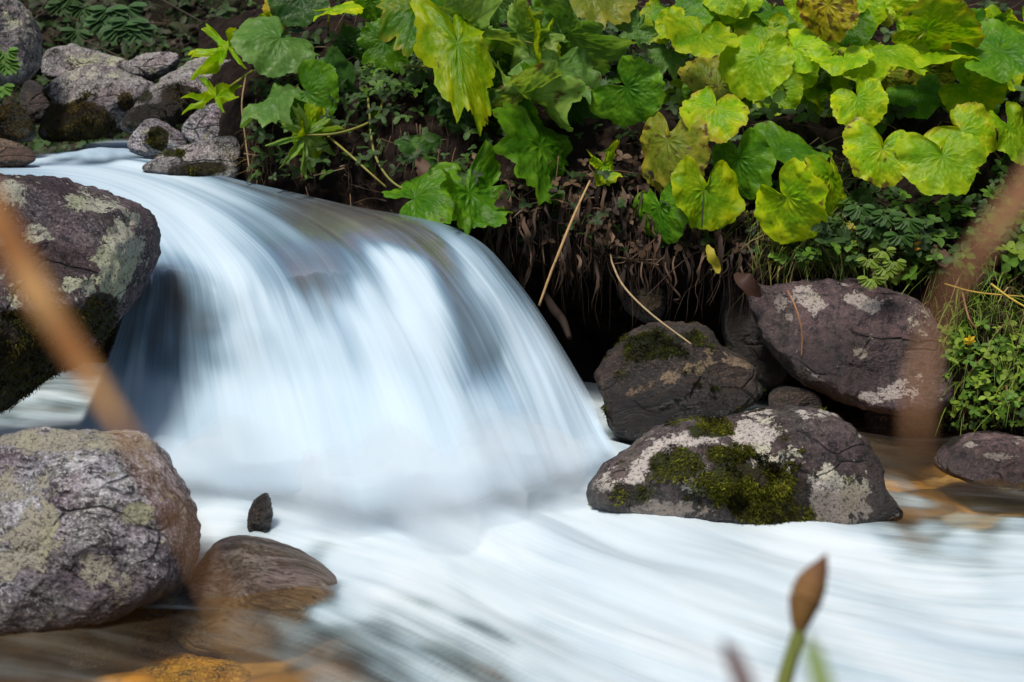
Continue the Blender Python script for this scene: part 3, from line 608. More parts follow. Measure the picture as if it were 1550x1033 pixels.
pool_foam = [
 (0, 960, .12), (100, 985, .1), (200, 965, .1), (300, 945, .08), (300, 1020, .08), (100, 1025, .16), (400, 965, .1), (350, 895, .24), (310, 850, .35), (430, 885, .22), (400, 850, .42), (460, 858, .46), (350, 830, .5), (490, 905, .10), (450, 925, .06), (440, 950, .25), (480, 985, .2), (400, 1020, .14), (560, 970, .45), (535, 905, .95), (490, 940, .8), (540, 925, .8), (600, 1010, .40), (520, 1000, .22), (610, 930, .62), (650, 1000, .48), (680, 1025, .46), (740, 1025, .52), (640, 960, .66), (690, 925, .78), (720, 965, .62), (800, 1005, .74), (850, 1032, .74), (900, 1000, .88), (760, 900, .95), (640, 880, .9), (620, 840, .97), (520, 860, .97), (450, 820, .97), (420, 720, 1), (330, 740, .97), (330, 800, .92), (260, 700, .95), (300, 825, .55), (600, 780, 1), (800, 780, 1),
 (1000, 850, 1), (1100, 900, 1), (950, 930, 1), (1100, 1000, .88), (1200, 850, .96), (1300, 820, .9), (1200, 810, .85), (1300, 860, .93), (1450, 820, .84), (1540, 800, .7), (1540, 850, .88), (1540, 900, .84), (1540, 950, .88), (1540, 1000, .8), (1300, 1000, .85), (1400, 930, .9), (1400, 880, .84), (1480, 870, .75), (1400, 1000, .86), (1200, 1020, .8), (1000, 1020, .85), (960, 790, .97), (1060, 800, .95),
 (1380, 690, .04), (1400, 735, .05), (1450, 760, .06), (1540, 765, .08), (1350, 650, .05), (1420, 778, .12), (1370, 782, .15), (1480, 784, .25), (1390, 745, .4), (1330, 700, .05), (1340, 805, .7), (1300, 640, .05), (1500, 775, .12), (1410, 800, .7),
 (900, 680, .95), (960, 655, .75), (880, 600, .8), (900, 530, .5), (850, 640, .95), (930, 545, .3), (1000, 640, .3), (50, 640, .7), (20, 620, .55), (90, 600, .55), (150, 640, .8), (60, 655, .7),
]
foam = np.clip(shepard(px, py, pool_foam), 0, 1)
turb = fbm(np.stack([s_ * 7, X * 2.2, 0 * X], -1), 4, .55)
foam = np.clip(foam + turb * .5 * foam * (1 - foam) * 2.2, 0, 1)
veil = np.ones_like(X)
v = np.stack([X, Y, Z], -1).reshape(-1, 3)
tag(mesh('stream_water', v, gridfaces(390, 420), M['pool'], None, True, {'foam': foam.ravel(), 'veil': veil.ravel(), 'calm': .55 * sstep(foam.ravel(), .85, 1)}, uv=np.stack([s_.ravel(), X.ravel()], 1)), kind='structure')

def splash(name, cx, cy, d, rx, ry, depth, foamv, seed, n=60):
    """a soft low foam mound, thinning at its rim"""
    g = np.linspace(-1, 1, n); A, B = np.meshgrid(g, g); rr = np.hypot(A, B)
    h = np.maximum(0, 1 - rr ** 2) ** 1.3
    nz = fbm(np.stack([A * 1.3 + seed, B * 1.6, 0 * A], -1), 2)
    c = P(cx, cy, d); s = d / FPX
    v = c + (A * rx * s)[..., None] * RGT + (B * depth)[..., None] * np.array([0, 1.0, 0]) + ((h * (1.1 + .5 * nz)) * ry * 2 * s)[..., None] * np.array([0, 0, 1.0])
    vl = np.clip(h * 1.1 * (1 + .8 * nz), 0, .92) * (1 - sstep(rr, .55, 1))
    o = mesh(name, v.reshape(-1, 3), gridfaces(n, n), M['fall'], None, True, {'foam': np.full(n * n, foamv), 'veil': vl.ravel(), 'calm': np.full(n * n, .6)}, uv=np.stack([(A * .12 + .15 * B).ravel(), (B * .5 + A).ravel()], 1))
    return tag(o, kind='structure')
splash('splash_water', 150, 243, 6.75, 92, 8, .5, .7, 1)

# fine spray hanging over the foot of the fall
mt = bpy.data.materials.new('spray_mist'); mt.use_nodes = True; mn_ = mt.node_tree.nodes; mn_.clear()
mo = mn_.new('ShaderNodeOutputMaterial'); mv = mn_.new('ShaderNodeVolumePrincipled'); mv.inputs['Color'].default_value = (.95, .98, 1, 1); mv.inputs['Density'].default_value = 2.2; mv.inputs['Anisotropy'].default_value = 0.0
mt.node_tree.links.new(mv.outputs[0], mo.inputs['Volume'])
def mist(path, rad, label, sd_):
    tv, tf, tt = tube(path, rad, 24, 48); n_ = len(tv) - 2
    axis = np.concatenate([np.repeat(catmull(np.asarray(path), 48), 24, 0), path[:1], path[-1:]])
    tv = axis + (tv - axis) * (1 + .9 * fbm(tv * 4 + sd_, 4))[:, None]
    tag(mesh('mist', tv, [tf, tt], mt), label, 'mist', kind='stuff')
mist(np.array([P(x, y, depth_at_z(y, .07)) for x, y in ((205, 672), (300, 712), (430, 745), (570, 765), (700, 758), (820, 722), (905, 680))]), (.02, .11, .17, .19, .19, .15, .03), 'soft white spray hanging along the foot of the waterfall', 0)

# ------------------------------------------------------------------ butterbur leaves
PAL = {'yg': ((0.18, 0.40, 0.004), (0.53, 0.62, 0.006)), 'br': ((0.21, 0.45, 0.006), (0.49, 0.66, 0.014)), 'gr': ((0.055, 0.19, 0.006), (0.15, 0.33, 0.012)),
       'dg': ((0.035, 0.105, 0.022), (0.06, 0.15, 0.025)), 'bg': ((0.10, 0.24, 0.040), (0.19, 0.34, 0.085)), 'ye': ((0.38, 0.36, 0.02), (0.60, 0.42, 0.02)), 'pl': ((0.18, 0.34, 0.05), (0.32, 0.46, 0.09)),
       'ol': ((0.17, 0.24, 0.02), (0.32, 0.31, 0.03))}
VE = []
for a in (0, 32, -32, 66, -66, 102, -102, 138, -138):
    L = {0: 1, 32: .97, 66: .93, 102: .88, 138: .8}[abs(a)]
    d0 = np.array([math.sin(R(a)), math.cos(R(a))]); VE.append((np.zeros(2), d0 * L, .022))
    for t in (.28, .46, .62, .78):
        for sg in (-1, 1):
            b = R(a + sg * 38); VE.append((d0 * L * t, d0 * L * t + np.array([math.sin(b), math.cos(b)]) * .36 * (1.08 - t), .012))
def veins(x, y):
    best = np.full(x.shape, 9.0); wm = np.full(x.shape, 9.0)
    for a, b, wd in VE:
        ab = b - a; t = np.clip(((x - a[0]) * ab[0] + (y - a[1]) * ab[1]) / (ab @ ab), 0, 1)
        ds = np.hypot(x - a[0] - t * ab[0], y - a[1] - t * ab[1])
        best = np.minimum(best, ds); wm = np.minimum(wm, ds / (wd * (1.15 - .6 * t)))
    return best, wm

def leaf(i, J, T, hw, style, pal, d, label, dt=None, dl=None, stalk=None, root=None, edge=0.0, cup=None, brown=0.0, side=0):
    rs = np.random.RandomState(100 + i)
    nr, nt = 24, 150
    scl = {'round': 1.06, 'shred': 1.05, 'ragged': 1.12}.get(style, 1.12)
    T = (J[0] + (T[0] - J[0]) * scl, J[1] + (T[1] - J[1]) * scl); hw = hw * scl
    th = np.linspace(-R(178), R(178), nt)
    A = np.degrees(np.abs(th))
    opn = rs.uniform(-6, 7)
    r = np.interp(A + opn, [-9, 0, 30, 60, 90, 120, 136, 147, 156, 163, 170, 178, 190], [1, 1, .97, .95, .93, .94, .93, .86, .68, .42, .2, .08, .06])
    ph = rs.uniform(0, 6)
    asym = 1 + .11 * np.sin(th + ph) + .06 * np.sin(2 * th + ph * 2) + .035 * np.sin(3 * th + ph * 3)
    teeth = .022 * (np.abs(((th * 11 / np.pi + ph) % 1) - .5) * 2 - .5) + .014 * (np.abs(((th * 27 / np.pi + ph) % 1) - .5) * 2 - .5)
    nz = fbm(np.stack([np.cos(th) * 2.2 + i * 3.1, np.sin(th) * 2.2, 0 * th], -1), 4)
    if style == 'round': r = r * asym * (1 + 1.5 * teeth + .09 * nz)
    elif style == 'lobed':
        lob = .5 + .5 * np.cos(th * 360 / 34.0); r = r * asym * (1 - .10 * (1 - lob) ** 1.2 + teeth * 3.0 + .22 * nz)
    elif style == 'ragged':
        lob = .5 + .5 * np.cos(th * 360 / 34.0); r = r * asym * (1 - .16 * (1 - lob) + teeth * 3 + .36 * np.minimum(nz, .2))
    else:
        lob = np.clip(.5 + .62 * np.cos(th * 360 / 34.0), 0, 1); cut = .5 + .5 * np.cos(th * 360 / 9.0 + ph)
        r = r * asym * (1 - .66 * (1 - lob) ** .8 - .22 * cut * lob + .15 * nz)
    g = np.linspace(0, 1, nr) ** .85
    rr = g[:, None] * r[None]
    x = rr * np.sin(th)[None]; y = rr * np.cos(th)[None]
    vd, vm = veins(x, y)
    Jp = P(J[0], J[1], d); tv_ = np.array([T[0] - J[0], T[1] - J[1]], float); lt = np.linalg.norm(tv_) + 1e-6
    perp = np.array([-tv_[1], tv_[0]]) / lt          # picture-plane lateral
    if perp[0] < 0: perp = -perp
    s = d / FPX
    if dt is None:
        dt = -math.sqrt(max((1.05 * hw) ** 2 - lt ** 2, (.25 * hw) ** 2)) * s * (1 if T[1] > J[1] - 8 else -1)
    if dl is None:
        dl = math.sqrt(max((.92 * math.hypot(lt, dt / s)) ** 2 - hw ** 2, 0)) * s * (rs.choice([-1, 1]) if side == 0 else side)
        dl += rs.normal() * .12 * hw * s
    vT = (tv_[0] * s) * RGT - (tv_[1] * s) * UPV + dt * FWD
    vL = (perp[0] * hw * s / .93) * RGT - (perp[1] * hw * s / .93) * UPV + dl * FWD
    n = np.cross(vL, vT); n /= np.linalg.norm(n)
    if n @ (-FWD * .9 + np.array([0, 0, .55])) < 0: n = -n
    sz = .5 * (np.linalg.norm(vT) + np.linalg.norm(vL))
    cup = rs.uniform(-.15, .38) if cup is None else cup
    wav = .105 * np.sin(th * 3 + ph * 3)[None] * g[:, None] ** 2 + .05 * np.sin(th * 7 + ph)[None] * g[:, None] ** 3
    rag = {'round': 1.0, 'lobed': 1.1, 'ragged': 1.9, 'shred': 2.2}[style]
    h = -cup * rr ** 2 + .10 * np.abs(x) * (1 - .3 * rr) + wav * rag + .09 * rag * fbm(np.stack([x * 1.6 + i, y * 1.6, 0 * x], -1), 3) * g[:, None]
    h += .065 * sstep(vd, 0, .11) * (1 - .3 * g[:, None])
    h += .012 * rag * fbm(np.stack([x * 7 + i, y * 7, 0 * x], -1), 2)
    h -= .12 * np.maximum(0, y - .6) ** 1.5 * 2
    v = Jp + x[..., None] * vL + y[..., None] * vT + (h * sz)[..., None] * n
    # colour
    c1, c2 = [np.array(c) for c in PAL[pal]]
    mn = fbm(np.stack([x * 2.1 + i * 2.3, y * 2.1, 0 * x], -1), 4)
    f = np.clip(.25 + .5 * sstep(vd, .01, .12) * .9 + .5 * mn + .25 * (g[:, None] - .5), 0, 1)[..., None]
    col = c1 * (1 - f) + c2 * f
    if edge: 
        e = np.clip((sstep(g, .82, 1.0)[:, None] * np.ones_like(x) + mn * .9) * edge, 0, 1)[..., None]; col = col * (1 - e) + np.array([.42, .36, .03]) * e
    b0 = .62 - .55 * brown if brown else .80
    sp = fbm(np.stack([x * 5 + i * 7.7, y * 5, 0 * x + 2], -1), 4) + .25 * sstep(g, .8, 1)[:, None]
    e = sstep(sp, b0, b0 + .12)[..., None] * .9; col = col * (1 - e) + np.array([.10, .05, .018]) * e
    pv = (1 - sstep(vm, .4, 1.5))[..., None] * .35; col = col * (1 - pv) + (c1 * .62) * pv
    col = col * rs.uniform(.78, 1.12)
    base = P(*root) if root else None
    if base is None:
        tx = J[0] + rs.uniform(-18, 18); base = P(tx, J[1] + rs.uniform(25, 60), d + rs.uniform(.25, .45))
    E = empty('butterbur_leaf', base)
    tag(E, label, 'leaf', 'butterbur leaves on the bank')
    mesh('blade', v.reshape(-1, 3), gridfaces(nr, nt), M['leaf'], E, True, {'vein': (1 - sstep(vm, .5, 1.6)).ravel()}, col=col.reshape(-1, 3), origin=Jp)
    if stalk: pth = np.array([P(*q) for q in stalk] + [Jp])
    else:
        mid = .5 * (base + Jp) + np.array([0, .02, .07]); a2 = Jp - vT / (np.linalg.norm(vT) + 1e-9) * .02 - n * .05
        pth = np.array([base, mid, a2, Jp - n * .003])
    sc = np.array({'bg': (.20, .20, .09), 'dg': (.12, .12, .04)}.get(pal, (.26, .26, .05))) * rs.uniform(.6, 1.1)
    b = Bag(); b.tube(pth, (.0055, .0045, .0035) if not stalk else (.007, .006, .0045), 6, 18, sc); b.build('stalk', M['stalk'], E, origin=base)

LV = [
 # right group ----------------------------------------------------------------
 (dict(J=(1061, 52), T=(1047, 89), hw=55, style='round', pal='yg', d=5.7, label='wide yellow green leaf, uppermost big one right of the dark gap in the leaves'), {}),
 (dict(J=(1100, -8), T=(1106, 22), hw=32, style='round', pal='br', d=5.95, label='pale green leaf cut by the top edge above the wide yellow green one'), {}),
 (dict(J=(1024, 40), T=(996, 58), hw=27, style='round', pal='yg', d=5.95, label='yellow green leaf half hidden behind the left rim of the wide uppermost one'), {}),
 (dict(J=(1088, 130), T=(1040, 108), hw=40, style='round', pal='ol', d=5.9, label='olive leaf with orange brown rim, behind the bright heart leaf'), dict(edge=.5, brown=.45)),
 (dict(J=(1083, 163), T=(1072, 203), hw=48, style='round', pal='yg', d=5.4, label='bright heart leaf with yellow lower rim facing the viewer, below the olive leaf'), dict(edge=.8, cup=.12)),
 (dict(J=(1149, 87), T=(1133, 141), hw=47, style='round', pal='br', d=5.6, label='large even green leaf hanging right of the olive brown rimmed one'), {}),
 (dict(J=(1202, 72), T=(1222, 106), hw=50, style='round', pal='br', d=5.65, label='pale leaf with a withered brown lower left rim'), dict(brown=.25)),
 (dict(J=(1253, 8), T=(1266, 60), hw=37, style='round', pal='ye', d=5.55, label='orange yellow dying leaf with a brown top by the top edge'), dict(brown=.85, cup=.3)),
 (dict(J=(1216, 0), T=(1212, 33), hw=24, style='round', pal='br', d=5.8, label='small pale leaf touching the left side of the orange dying leaf'), {}),
 (dict(J=(1292, -8), T=(1287, 24), hw=30, style='round', pal='br', d=5.8, label='light green leaf at the top edge right of the orange dying leaf'), {}),
 (dict(J=(1331, 78), T=(1393, 86), hw=33, style='round', pal='br', d=5.6, label='broad puckered leaf pointing right, above the folded triangular leaf'), dict(dt=-.1)),
 (dict(J=(1403, 46), T=(1464, 60), hw=24, style='round', pal='br', d=5.6, label='narrow looking leaf with a reddish right tip near the top right'), dict(edge=.7, dt=-.1)),
 (dict(J=(1411, 80), T=(1490, 86), hw=24, style='round', pal='br', d=5.65, label='flat tilted leaf directly under the reddish tipped leaf'), dict(dt=-.06)),
 (dict(J=(1398, 6), T=(1430, 40), hw=32, style='round', pal='yg', d=5.75, label='green leaf rising above the reddish tipped leaf at the top edge'), {}),
 (dict(J=(1440, 2), T=(1462, 38), hw=22, style='lobed', pal='ol', d=6.0, label='crinkled olive leaf behind, top right'), {}),
 (dict(J=(1513, 79), T=(1585, 70), hw=46, style='round', pal='gr', d=5.5, label='big green leaf with clear pale veins cut by the right edge at the top'), dict(dt=-.02)),
 (dict(J=(1278, 88), T=(1280, 109), hw=40, style='round', pal='br', d=5.55, label='thin folded triangular leaf seen almost edge on'), {}),
 (dict(J=(1298, 148), T=(1317, 186), hw=42, style='round', pal='yg', d=5.45, label='clean bright heart leaf with a dark notch, above the largest leaf'), dict(cup=.1)),
 (dict(J=(1335, 225), T=(1328, 280), hw=53, style='round', pal='yg', d=5.25, label='large spotted yellow green leaf with a long raised left lobe'), dict(edge=.4, brown=.22, cup=.05)),
 (dict(J=(1427, 237), T=(1441, 293), hw=58, style='round', pal='br', d=5.2, label='largest round leaf of the right group, strongly veined, overlapping its upper neighbour'), dict(cup=.08)),
 (dict(J=(1456, 198), T=(1497, 226), hw=50, style='round', pal='yg', d=5.45, label='yellow rimmed leaf right behind the largest round leaf'), dict(edge=.7)),
 (dict(J=(1402, 104), T=(1432, 128), hw=34, style='round', pal='ol', d=5.9, label='shaded leaf blotched with brown in the middle of the right group'), dict(brown=.5)),
 (dict(J=(1390, 140), T=(1396, 173), hw=42, style='round', pal='gr', d=5.8, label='shaded green leaf below the brown blotched leaf'), {}),
 (dict(J=(1464, 128), T=(1513, 150), hw=36, style='round', pal='yg', d=5.6, label='green leaf with a curled left rim right of the shaded middle leaves'), {}),
 (dict(J=(1470, 152), T=(1502, 182), hw=42, style='round', pal='gr', d=5.85, label='deep green leaf behind the curled rim leaf'), {}),
 (dict(J=(1528, 195), T=(1549, 242), hw=36, style='round', pal='br', d=5.4, label='light leaf touching the right edge beside the yellow rimmed leaf'), {}),
 (dict(J=(1178, 226), T=(1237, 240), hw=30, style='round', pal='gr', d=5.45, label='single green leaf pointing right over the dark hollow'), dict(dt=-.04)),
 (dict(J=(1118, 240), T=(1125, 294), hw=37, style='round', pal='gr', d=5.4, label='glossy green leaf with a small folded leaflet at its notch'), dict(cup=.2)),
 (dict(J=(1256, 268), T=(1264, 331), hw=35, style='round', pal='yg', d=5.25, label='yellow green leaf with a brown speck at its notch, overlapping a lower leaf'), dict(cup=.25, edge=.4)),
 (dict(J=(1192, 299), T=(1226, 352), hw=42, style='round', pal='yg', d=5.15, label='lowest leaf of the right group, hanging just over the grass'), dict(cup=.1)),
 (dict(J=(1211, 268), T=(1203, 300), hw=26, style='round', pal='gr', d=5.55, label='small shaded leaf behind the brown specked one'), {}),
 (dict(J=(1066, 288), T=(1062, 353), hw=50, style='round', pal='yg', d=5.25, label='big veined heart leaf crossed by a dark stalk, hanging over the dark hollow'), dict(cup=.1)),
 (dict(J=(999, 313), T=(1004, 364), hw=34, style='round', pal='gr', d=5.35, label='folded half lit leaf left of the stalk crossed heart leaf'), dict(cup=.3)),
 (dict(J=(1011, 213), T=(1001, 277), hw=47, style='round', pal='ol', d=5.4, label='yellowing leaf with worn brown notch above the folded half lit leaf'), dict(edge=.6, brown=.35)),
 (dict(J=(949, 133), T=(992, 164), hw=47, style='round', pal='gr', d=5.5, label='smooth green leaf opening to the left in the centre of the leaf mass'), dict(dt=-.03)),
 (dict(J=(966, 45), T=(938, 56), hw=27, style='ragged', pal='bg', d=5.9, label='crumpled blue green leaf left of the wide uppermost yellow green leaf'), {}),
 (dict(J=(1010, 80), T=(1004, 101), hw=28, style='lobed', pal='bg', d=6.0, label='small blue green leaf between the smooth green leaf and the olive leaf'), {}),
 (dict(J=(895, -14), T=(897, 36), hw=58, style='lobed', pal='ol', d=5.9, label='broad yellowish leaf hanging from the top edge in the middle'), dict(dt=-.05)),
 (dict(J=(912, 250), T=(921, 281), hw=24, style='ragged', pal='yg', d=5.45, label='small bright lobed leaf alone on the brown bank'), {}),
 (dict(J=(1524, 250), T=(1500, 300), hw=30, style='round', pal='dg', d=5.7, label='dark shaded leaf at the right edge under the light ones'), {}),
 # left group -----------------------------------------------------------------
 (dict(J=(634, 10), T=(654, 70), hw=62, style='lobed', pal='gr', d=5.8, label='big lobed green leaf with yellow tip under the top edge, left of centre'), dict(edge=.6, dt=-.1)),
 (dict(J=(692, 66), T=(728, 176), hw=44, style='lobed', pal='yg', d=5.5, label='long hanging bright yellow green leaf with wrinkled surface'), dict(stalk=[(600, 100, 6.1), (640, 101, 5.75), (668, 96, 5.55)], cup=.25, dt=-.1, dl=.05)),
 (dict(J=(424, 58), T=(406, 101), hw=62, style='round', pal='bg', d=6.2, label='wide dull green leaf spread over the stones, nearest to them on top'), dict(cup=.3)),
 (dict(J=(467, 141), T=(506, 163), hw=52, style='round', pal='gr', d=6.0, label='green heart leaf with a tall right lobe in front of a dark one'), dict(dt=-.02)),
 (dict(J=(500, 138), T=(531, 197), hw=42, style='round', pal='dg', d=6.15, label='dark leaf behind the tall lobed heart leaf'), {}),
 (dict(J=(420, 146), T=(368, 163), hw=22, style='ragged', pal='bg', d=6.05, label='pale narrow leaf left of the tall lobed heart leaf'), {}),
 (dict(J=(346, 72), T=(284, 104), hw=44, style='shred', pal='yg', d=6.3, label='finger lobed yellow green leaf in front of the pale stones, upper one'), dict(dt=-.05, stalk=[(400, 58, 6.5), (372, 64, 6.35)])),
 (dict(J=(326, 146), T=(272, 160), hw=28, style='shred', pal='yg', d=6.2, label='small finger lobed leaf lower down before the pale stones'), dict(dt=-.03, stalk=[(382, 108, 6.4), (350, 130, 6.25)])),
 (dict(J=(462, 205), T=(456, 268), hw=48, style='shred', pal='pl', d=5.8, label='insect eaten pale leaf, shredded to ribs, hanging over the far water edge'), dict(stalk=[(582, 143, 6.0), (572, 175, 5.9), (545, 192, 5.85), (505, 203, 5.8)], dt=-.05)),
 (dict(J=(470, 205), T=(474, 155), hw=16, style='lobed', pal='yg', d=5.85, label='upright folded small leaf above the shredded one'), dict(dt=.01)),
 (dict(J=(686, 150), T=(716, 224), hw=52, style='lobed', pal='dg', d=5.75, label='dark green lobed leaf under the long hanging bright leaf'), {}),
 (dict(J=(628, 300), T=(694, 272), hw=50, style='lobed', pal='gr', d=5.45, label='glossy fan leaf with strong ribs at the water edge above the lip of the fall'), dict(dt=-.06)),
 (dict(J=(711, 292), T=(744, 354), hw=48, style='ragged', pal='gr', d=5.35, label='deeply lobed dark leaf hanging right above the right end of the fall'), {}),
 (dict(J=(818, 222), T=(850, 298), hw=40, style='lobed', pal='gr', d=5.45, label='clean green leaf hanging straight down in the middle of the bank'), dict(cup=.2)),
 (dict(J=(790, 143), T=(872, 182), hw=25, style='ragged', pal='pl', d=5.5, label='pale ragged leaf with brown torn rim above the clean hanging leaf'), dict(brown=.35, dt=-.05)),
 (dict(J=(778, 152), T=(800, 216), hw=38, style='lobed', pal='gr', d=5.65, label='mid green leaf behind the pale torn leaf'), {}),
 (dict(J=(850, 105), T=(908, 142), hw=40, style='ragged', pal='bg', d=5.6, label='blue green ragged leaf left of the smooth green leaf'), dict(dt=-.06)),
 (dict(J=(862, 50), T=(938, 92), hw=32, style='lobed', pal='bg', d=5.75, label='long blue green leaf pointing down right near the top middle'), dict(dt=-.06)),
 (dict(J=(850, 42), T=(832, 2), hw=16, style='lobed', pal='bg', d=5.8, label='narrow blue green leaf standing up to the top edge'), {}),
 (dict(J=(784, 50), T=(832, 86), hw=44, style='ragged', pal='pl', d=5.65, label='pale crumpled leaf with star shaped pale ribs'), {}),
 (dict(J=(815, 68), T=(820, 137), hw=22, style='lobed', pal='yg', d=5.6, label='narrow yellow green leaf hanging under the pale crumpled leaf'), {}),
 (dict(J=(706, 36), T=(762, 76), hw=24, style='ragged', pal='pl', d=5.6, label='curly pale leaf above the long hanging bright leaf'), {}),
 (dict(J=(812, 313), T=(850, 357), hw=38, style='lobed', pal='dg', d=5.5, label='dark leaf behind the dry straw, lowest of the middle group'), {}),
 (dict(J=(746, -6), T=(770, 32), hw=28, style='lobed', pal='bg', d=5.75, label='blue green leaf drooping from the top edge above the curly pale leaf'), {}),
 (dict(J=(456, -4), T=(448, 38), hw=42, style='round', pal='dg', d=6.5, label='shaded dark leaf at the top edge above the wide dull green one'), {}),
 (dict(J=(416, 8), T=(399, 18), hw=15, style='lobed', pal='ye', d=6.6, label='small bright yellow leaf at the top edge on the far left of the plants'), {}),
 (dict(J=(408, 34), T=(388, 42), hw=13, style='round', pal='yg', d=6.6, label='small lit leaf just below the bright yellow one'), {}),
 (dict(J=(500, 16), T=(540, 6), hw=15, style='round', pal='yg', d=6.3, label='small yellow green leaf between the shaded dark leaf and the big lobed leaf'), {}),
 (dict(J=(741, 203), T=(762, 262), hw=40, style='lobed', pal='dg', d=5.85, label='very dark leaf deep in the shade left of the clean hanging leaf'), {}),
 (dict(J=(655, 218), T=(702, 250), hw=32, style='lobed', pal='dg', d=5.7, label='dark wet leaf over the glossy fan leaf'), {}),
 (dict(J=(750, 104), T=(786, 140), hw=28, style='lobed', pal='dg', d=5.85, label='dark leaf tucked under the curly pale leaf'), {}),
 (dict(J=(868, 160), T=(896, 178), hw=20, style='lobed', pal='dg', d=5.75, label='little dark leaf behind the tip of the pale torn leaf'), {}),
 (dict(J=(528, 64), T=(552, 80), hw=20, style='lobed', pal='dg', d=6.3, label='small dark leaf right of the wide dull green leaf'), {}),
 (dict(J=(560, 2), T=(576, 34), hw=22, style='round', pal='gr', d=6.3, label='shaded green leaf left of the big lobed leaf'), {}),
 (dict(J=(1168, 18), T=(1162, 44), hw=34, style='round', pal='gr', d=6.0, label='green leaf behind the pale withered rim leaf and the even green one'), {}),
 (dict(J=(1330, 10), T=(1350, 30), hw=26, style='round', pal='ol', d=6.1, label='olive leaf in the shade left of the green leaf rising at the top'), {}),
 (dict(J=(1336, 112), T=(1346, 150), hw=26, style='round', pal='ol', d=5.95, label='brown spotted narrow leaf behind the clean bright heart leaf'), dict(brown=.5, edge=.4)),
]
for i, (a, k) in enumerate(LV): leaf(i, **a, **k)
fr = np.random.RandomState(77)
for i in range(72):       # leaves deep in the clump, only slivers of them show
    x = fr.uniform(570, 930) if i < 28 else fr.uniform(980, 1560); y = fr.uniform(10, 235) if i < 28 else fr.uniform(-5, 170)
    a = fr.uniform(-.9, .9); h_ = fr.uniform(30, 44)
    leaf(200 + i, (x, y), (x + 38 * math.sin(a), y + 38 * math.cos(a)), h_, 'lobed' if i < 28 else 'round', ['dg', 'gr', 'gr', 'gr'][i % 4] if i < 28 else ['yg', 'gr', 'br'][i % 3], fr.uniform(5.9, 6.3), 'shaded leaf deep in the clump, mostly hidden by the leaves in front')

# ------------------------------------------------------------------ small plants, grass, roots, twigs
rng = np.random.RandomState(5)
def small_leaf(b, c, n, t, L, W, col, lob=0):
    """one little leaf: a folded pointed blade"""
    t = t / (np.linalg.norm(t) + 1e-9); s = np.cross(n, t); s /= np.linalg.norm(s) + 1e-9; n = np.cross(t, s)
    k = np.array([0, .25, .55, .8, 1.0]); wdt = np.array([.12, .75, 1.0, .62, .0]) * W
    if lob: wdt = wdt * np.array([1, 1.1, .8, 1.15, 1])
    ctr = c + np.outer(k * L, t) - np.outer(.18 * L * k ** 2, n)
    v = np.concatenate([ctr, ctr + np.outer(wdt, s) + np.outer(.25 * wdt, n), ctr - np.outer(wdt, s) + np.outer(.25 * wdt, n)])
    q = [(i, i + 1, 6 + i, 5 + i) for i in range(4)] + [(i + 1, i, 10 + i, 11 + i) for i in range(4)]
    b.add(v, q, None, col)
def sprig(b, c, size, col, n_leaf=3, lob=0, up=None):
    up = np.array([0, -.55, .8]) if up is None else up
    n = up + rng.normal(size=3) * .35; n /= np.linalg.norm(n)
    a0 = rng.uniform(0, 6.3); e1 = np.cross(n, [0.3, .2, 1]); e1 /= np.linalg.norm(e1); e2 = np.cross(n, e1)
    for k in range(n_leaf):
        a = a0 + k * 2 * np.pi / n_leaf if n_leaf < 5 else a0 + (k - n_leaf / 2) * .75
        t = e1 * math.cos(a) + e2 * math.sin(a) + n * rng.uniform(-.1, .35)
        small_leaf(b, c, n, t, size * rng.uniform(.75, 1.2), size * rng.uniform(.28, .42), np.array(col) * rng.uniform(.65, 1.3), lob)
def blade(b, base, L, lean, W, col, droop=.6):
    k = np.linspace(0, 1, 6); up = np.array([0, 0, 1.0])
    ctr = base + np.outer(L * k * (1 - .35 * droop * k), up) + np.outer(L * droop * k ** 2, lean) - np.outer(L * droop * .75 * k ** 3, up)
    s = np.cross(lean + 1e-3, up); s /= np.linalg.norm(s) + 1e-9; s = s + rng.normal(size=3) * .3
    wd = W * np.array([.8, 1, .95, .8, .5, .04])
    v = np.concatenate([ctr - np.outer(wd, s), ctr + np.outer(wd, s)])
    b.add(v, [(i, i + 1, 7 + i, 6 + i) for i in range(5)], None, col)

# ground cover: patches given by picture position on the bank surface
gc = Bag()
def patch(x0, y0, x1, y1, n, size, cols, nl=3, lob=0, off=(.01, .12), b=None):
    b = b or gc
    for _ in range(n):
        px, py = rng.uniform(x0, x1), rng.uniform(y0, y1)
        c = bank_at(px, py, rng.uniform(*off)); sprig(b, c, size * rng.uniform(.6, 1.3), cols[rng.randint(len(cols))], nl, lob)
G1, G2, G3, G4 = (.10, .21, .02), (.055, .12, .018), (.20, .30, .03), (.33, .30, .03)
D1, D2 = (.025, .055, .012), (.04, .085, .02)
patch(545, 55, 660, 140, 90, .030, [G1, G2, G2, D2], 3, 0, (.05, .25))
patch(375, 90, 640, 200, 70, .035, [D2, D1, G2], 3, 0, (.0, .15))
patch(1180, 290, 1560, 400, 230, .036, [G2, G2, D2, G1, D2], 5, 1, (.02, .16))
patch(1130, 220, 1330, 330, 90, .035, [D1, D2, D2, G2], 5, 1, (.0, .12))
patch(1380, 250, 1700, 420, 130, .040, [D2, G1, G2], 3, 0, (.02, .2))
patch(1500, 290, 1600, 400, 40, .045, [G1, G3], 3, 0, (.1, .25))
patch(1425, 490, 1640, 625, 260, .026, [G3, G3, G1, G1], 3, 0, (.0, .10))
patch(1640, 200, 1890, 640, 420, .035, [G1, G2, D2, G3], 3, 0, (.0, .12))
patch(1420, 590, 1560, 650, 60, .018, [G1, G2, G3], 3, 0, (.0, .05))
patch(380, 50, 720, 270, 200, .035, [D1, D2, D2, G2], 3, 1, (.0, .2))
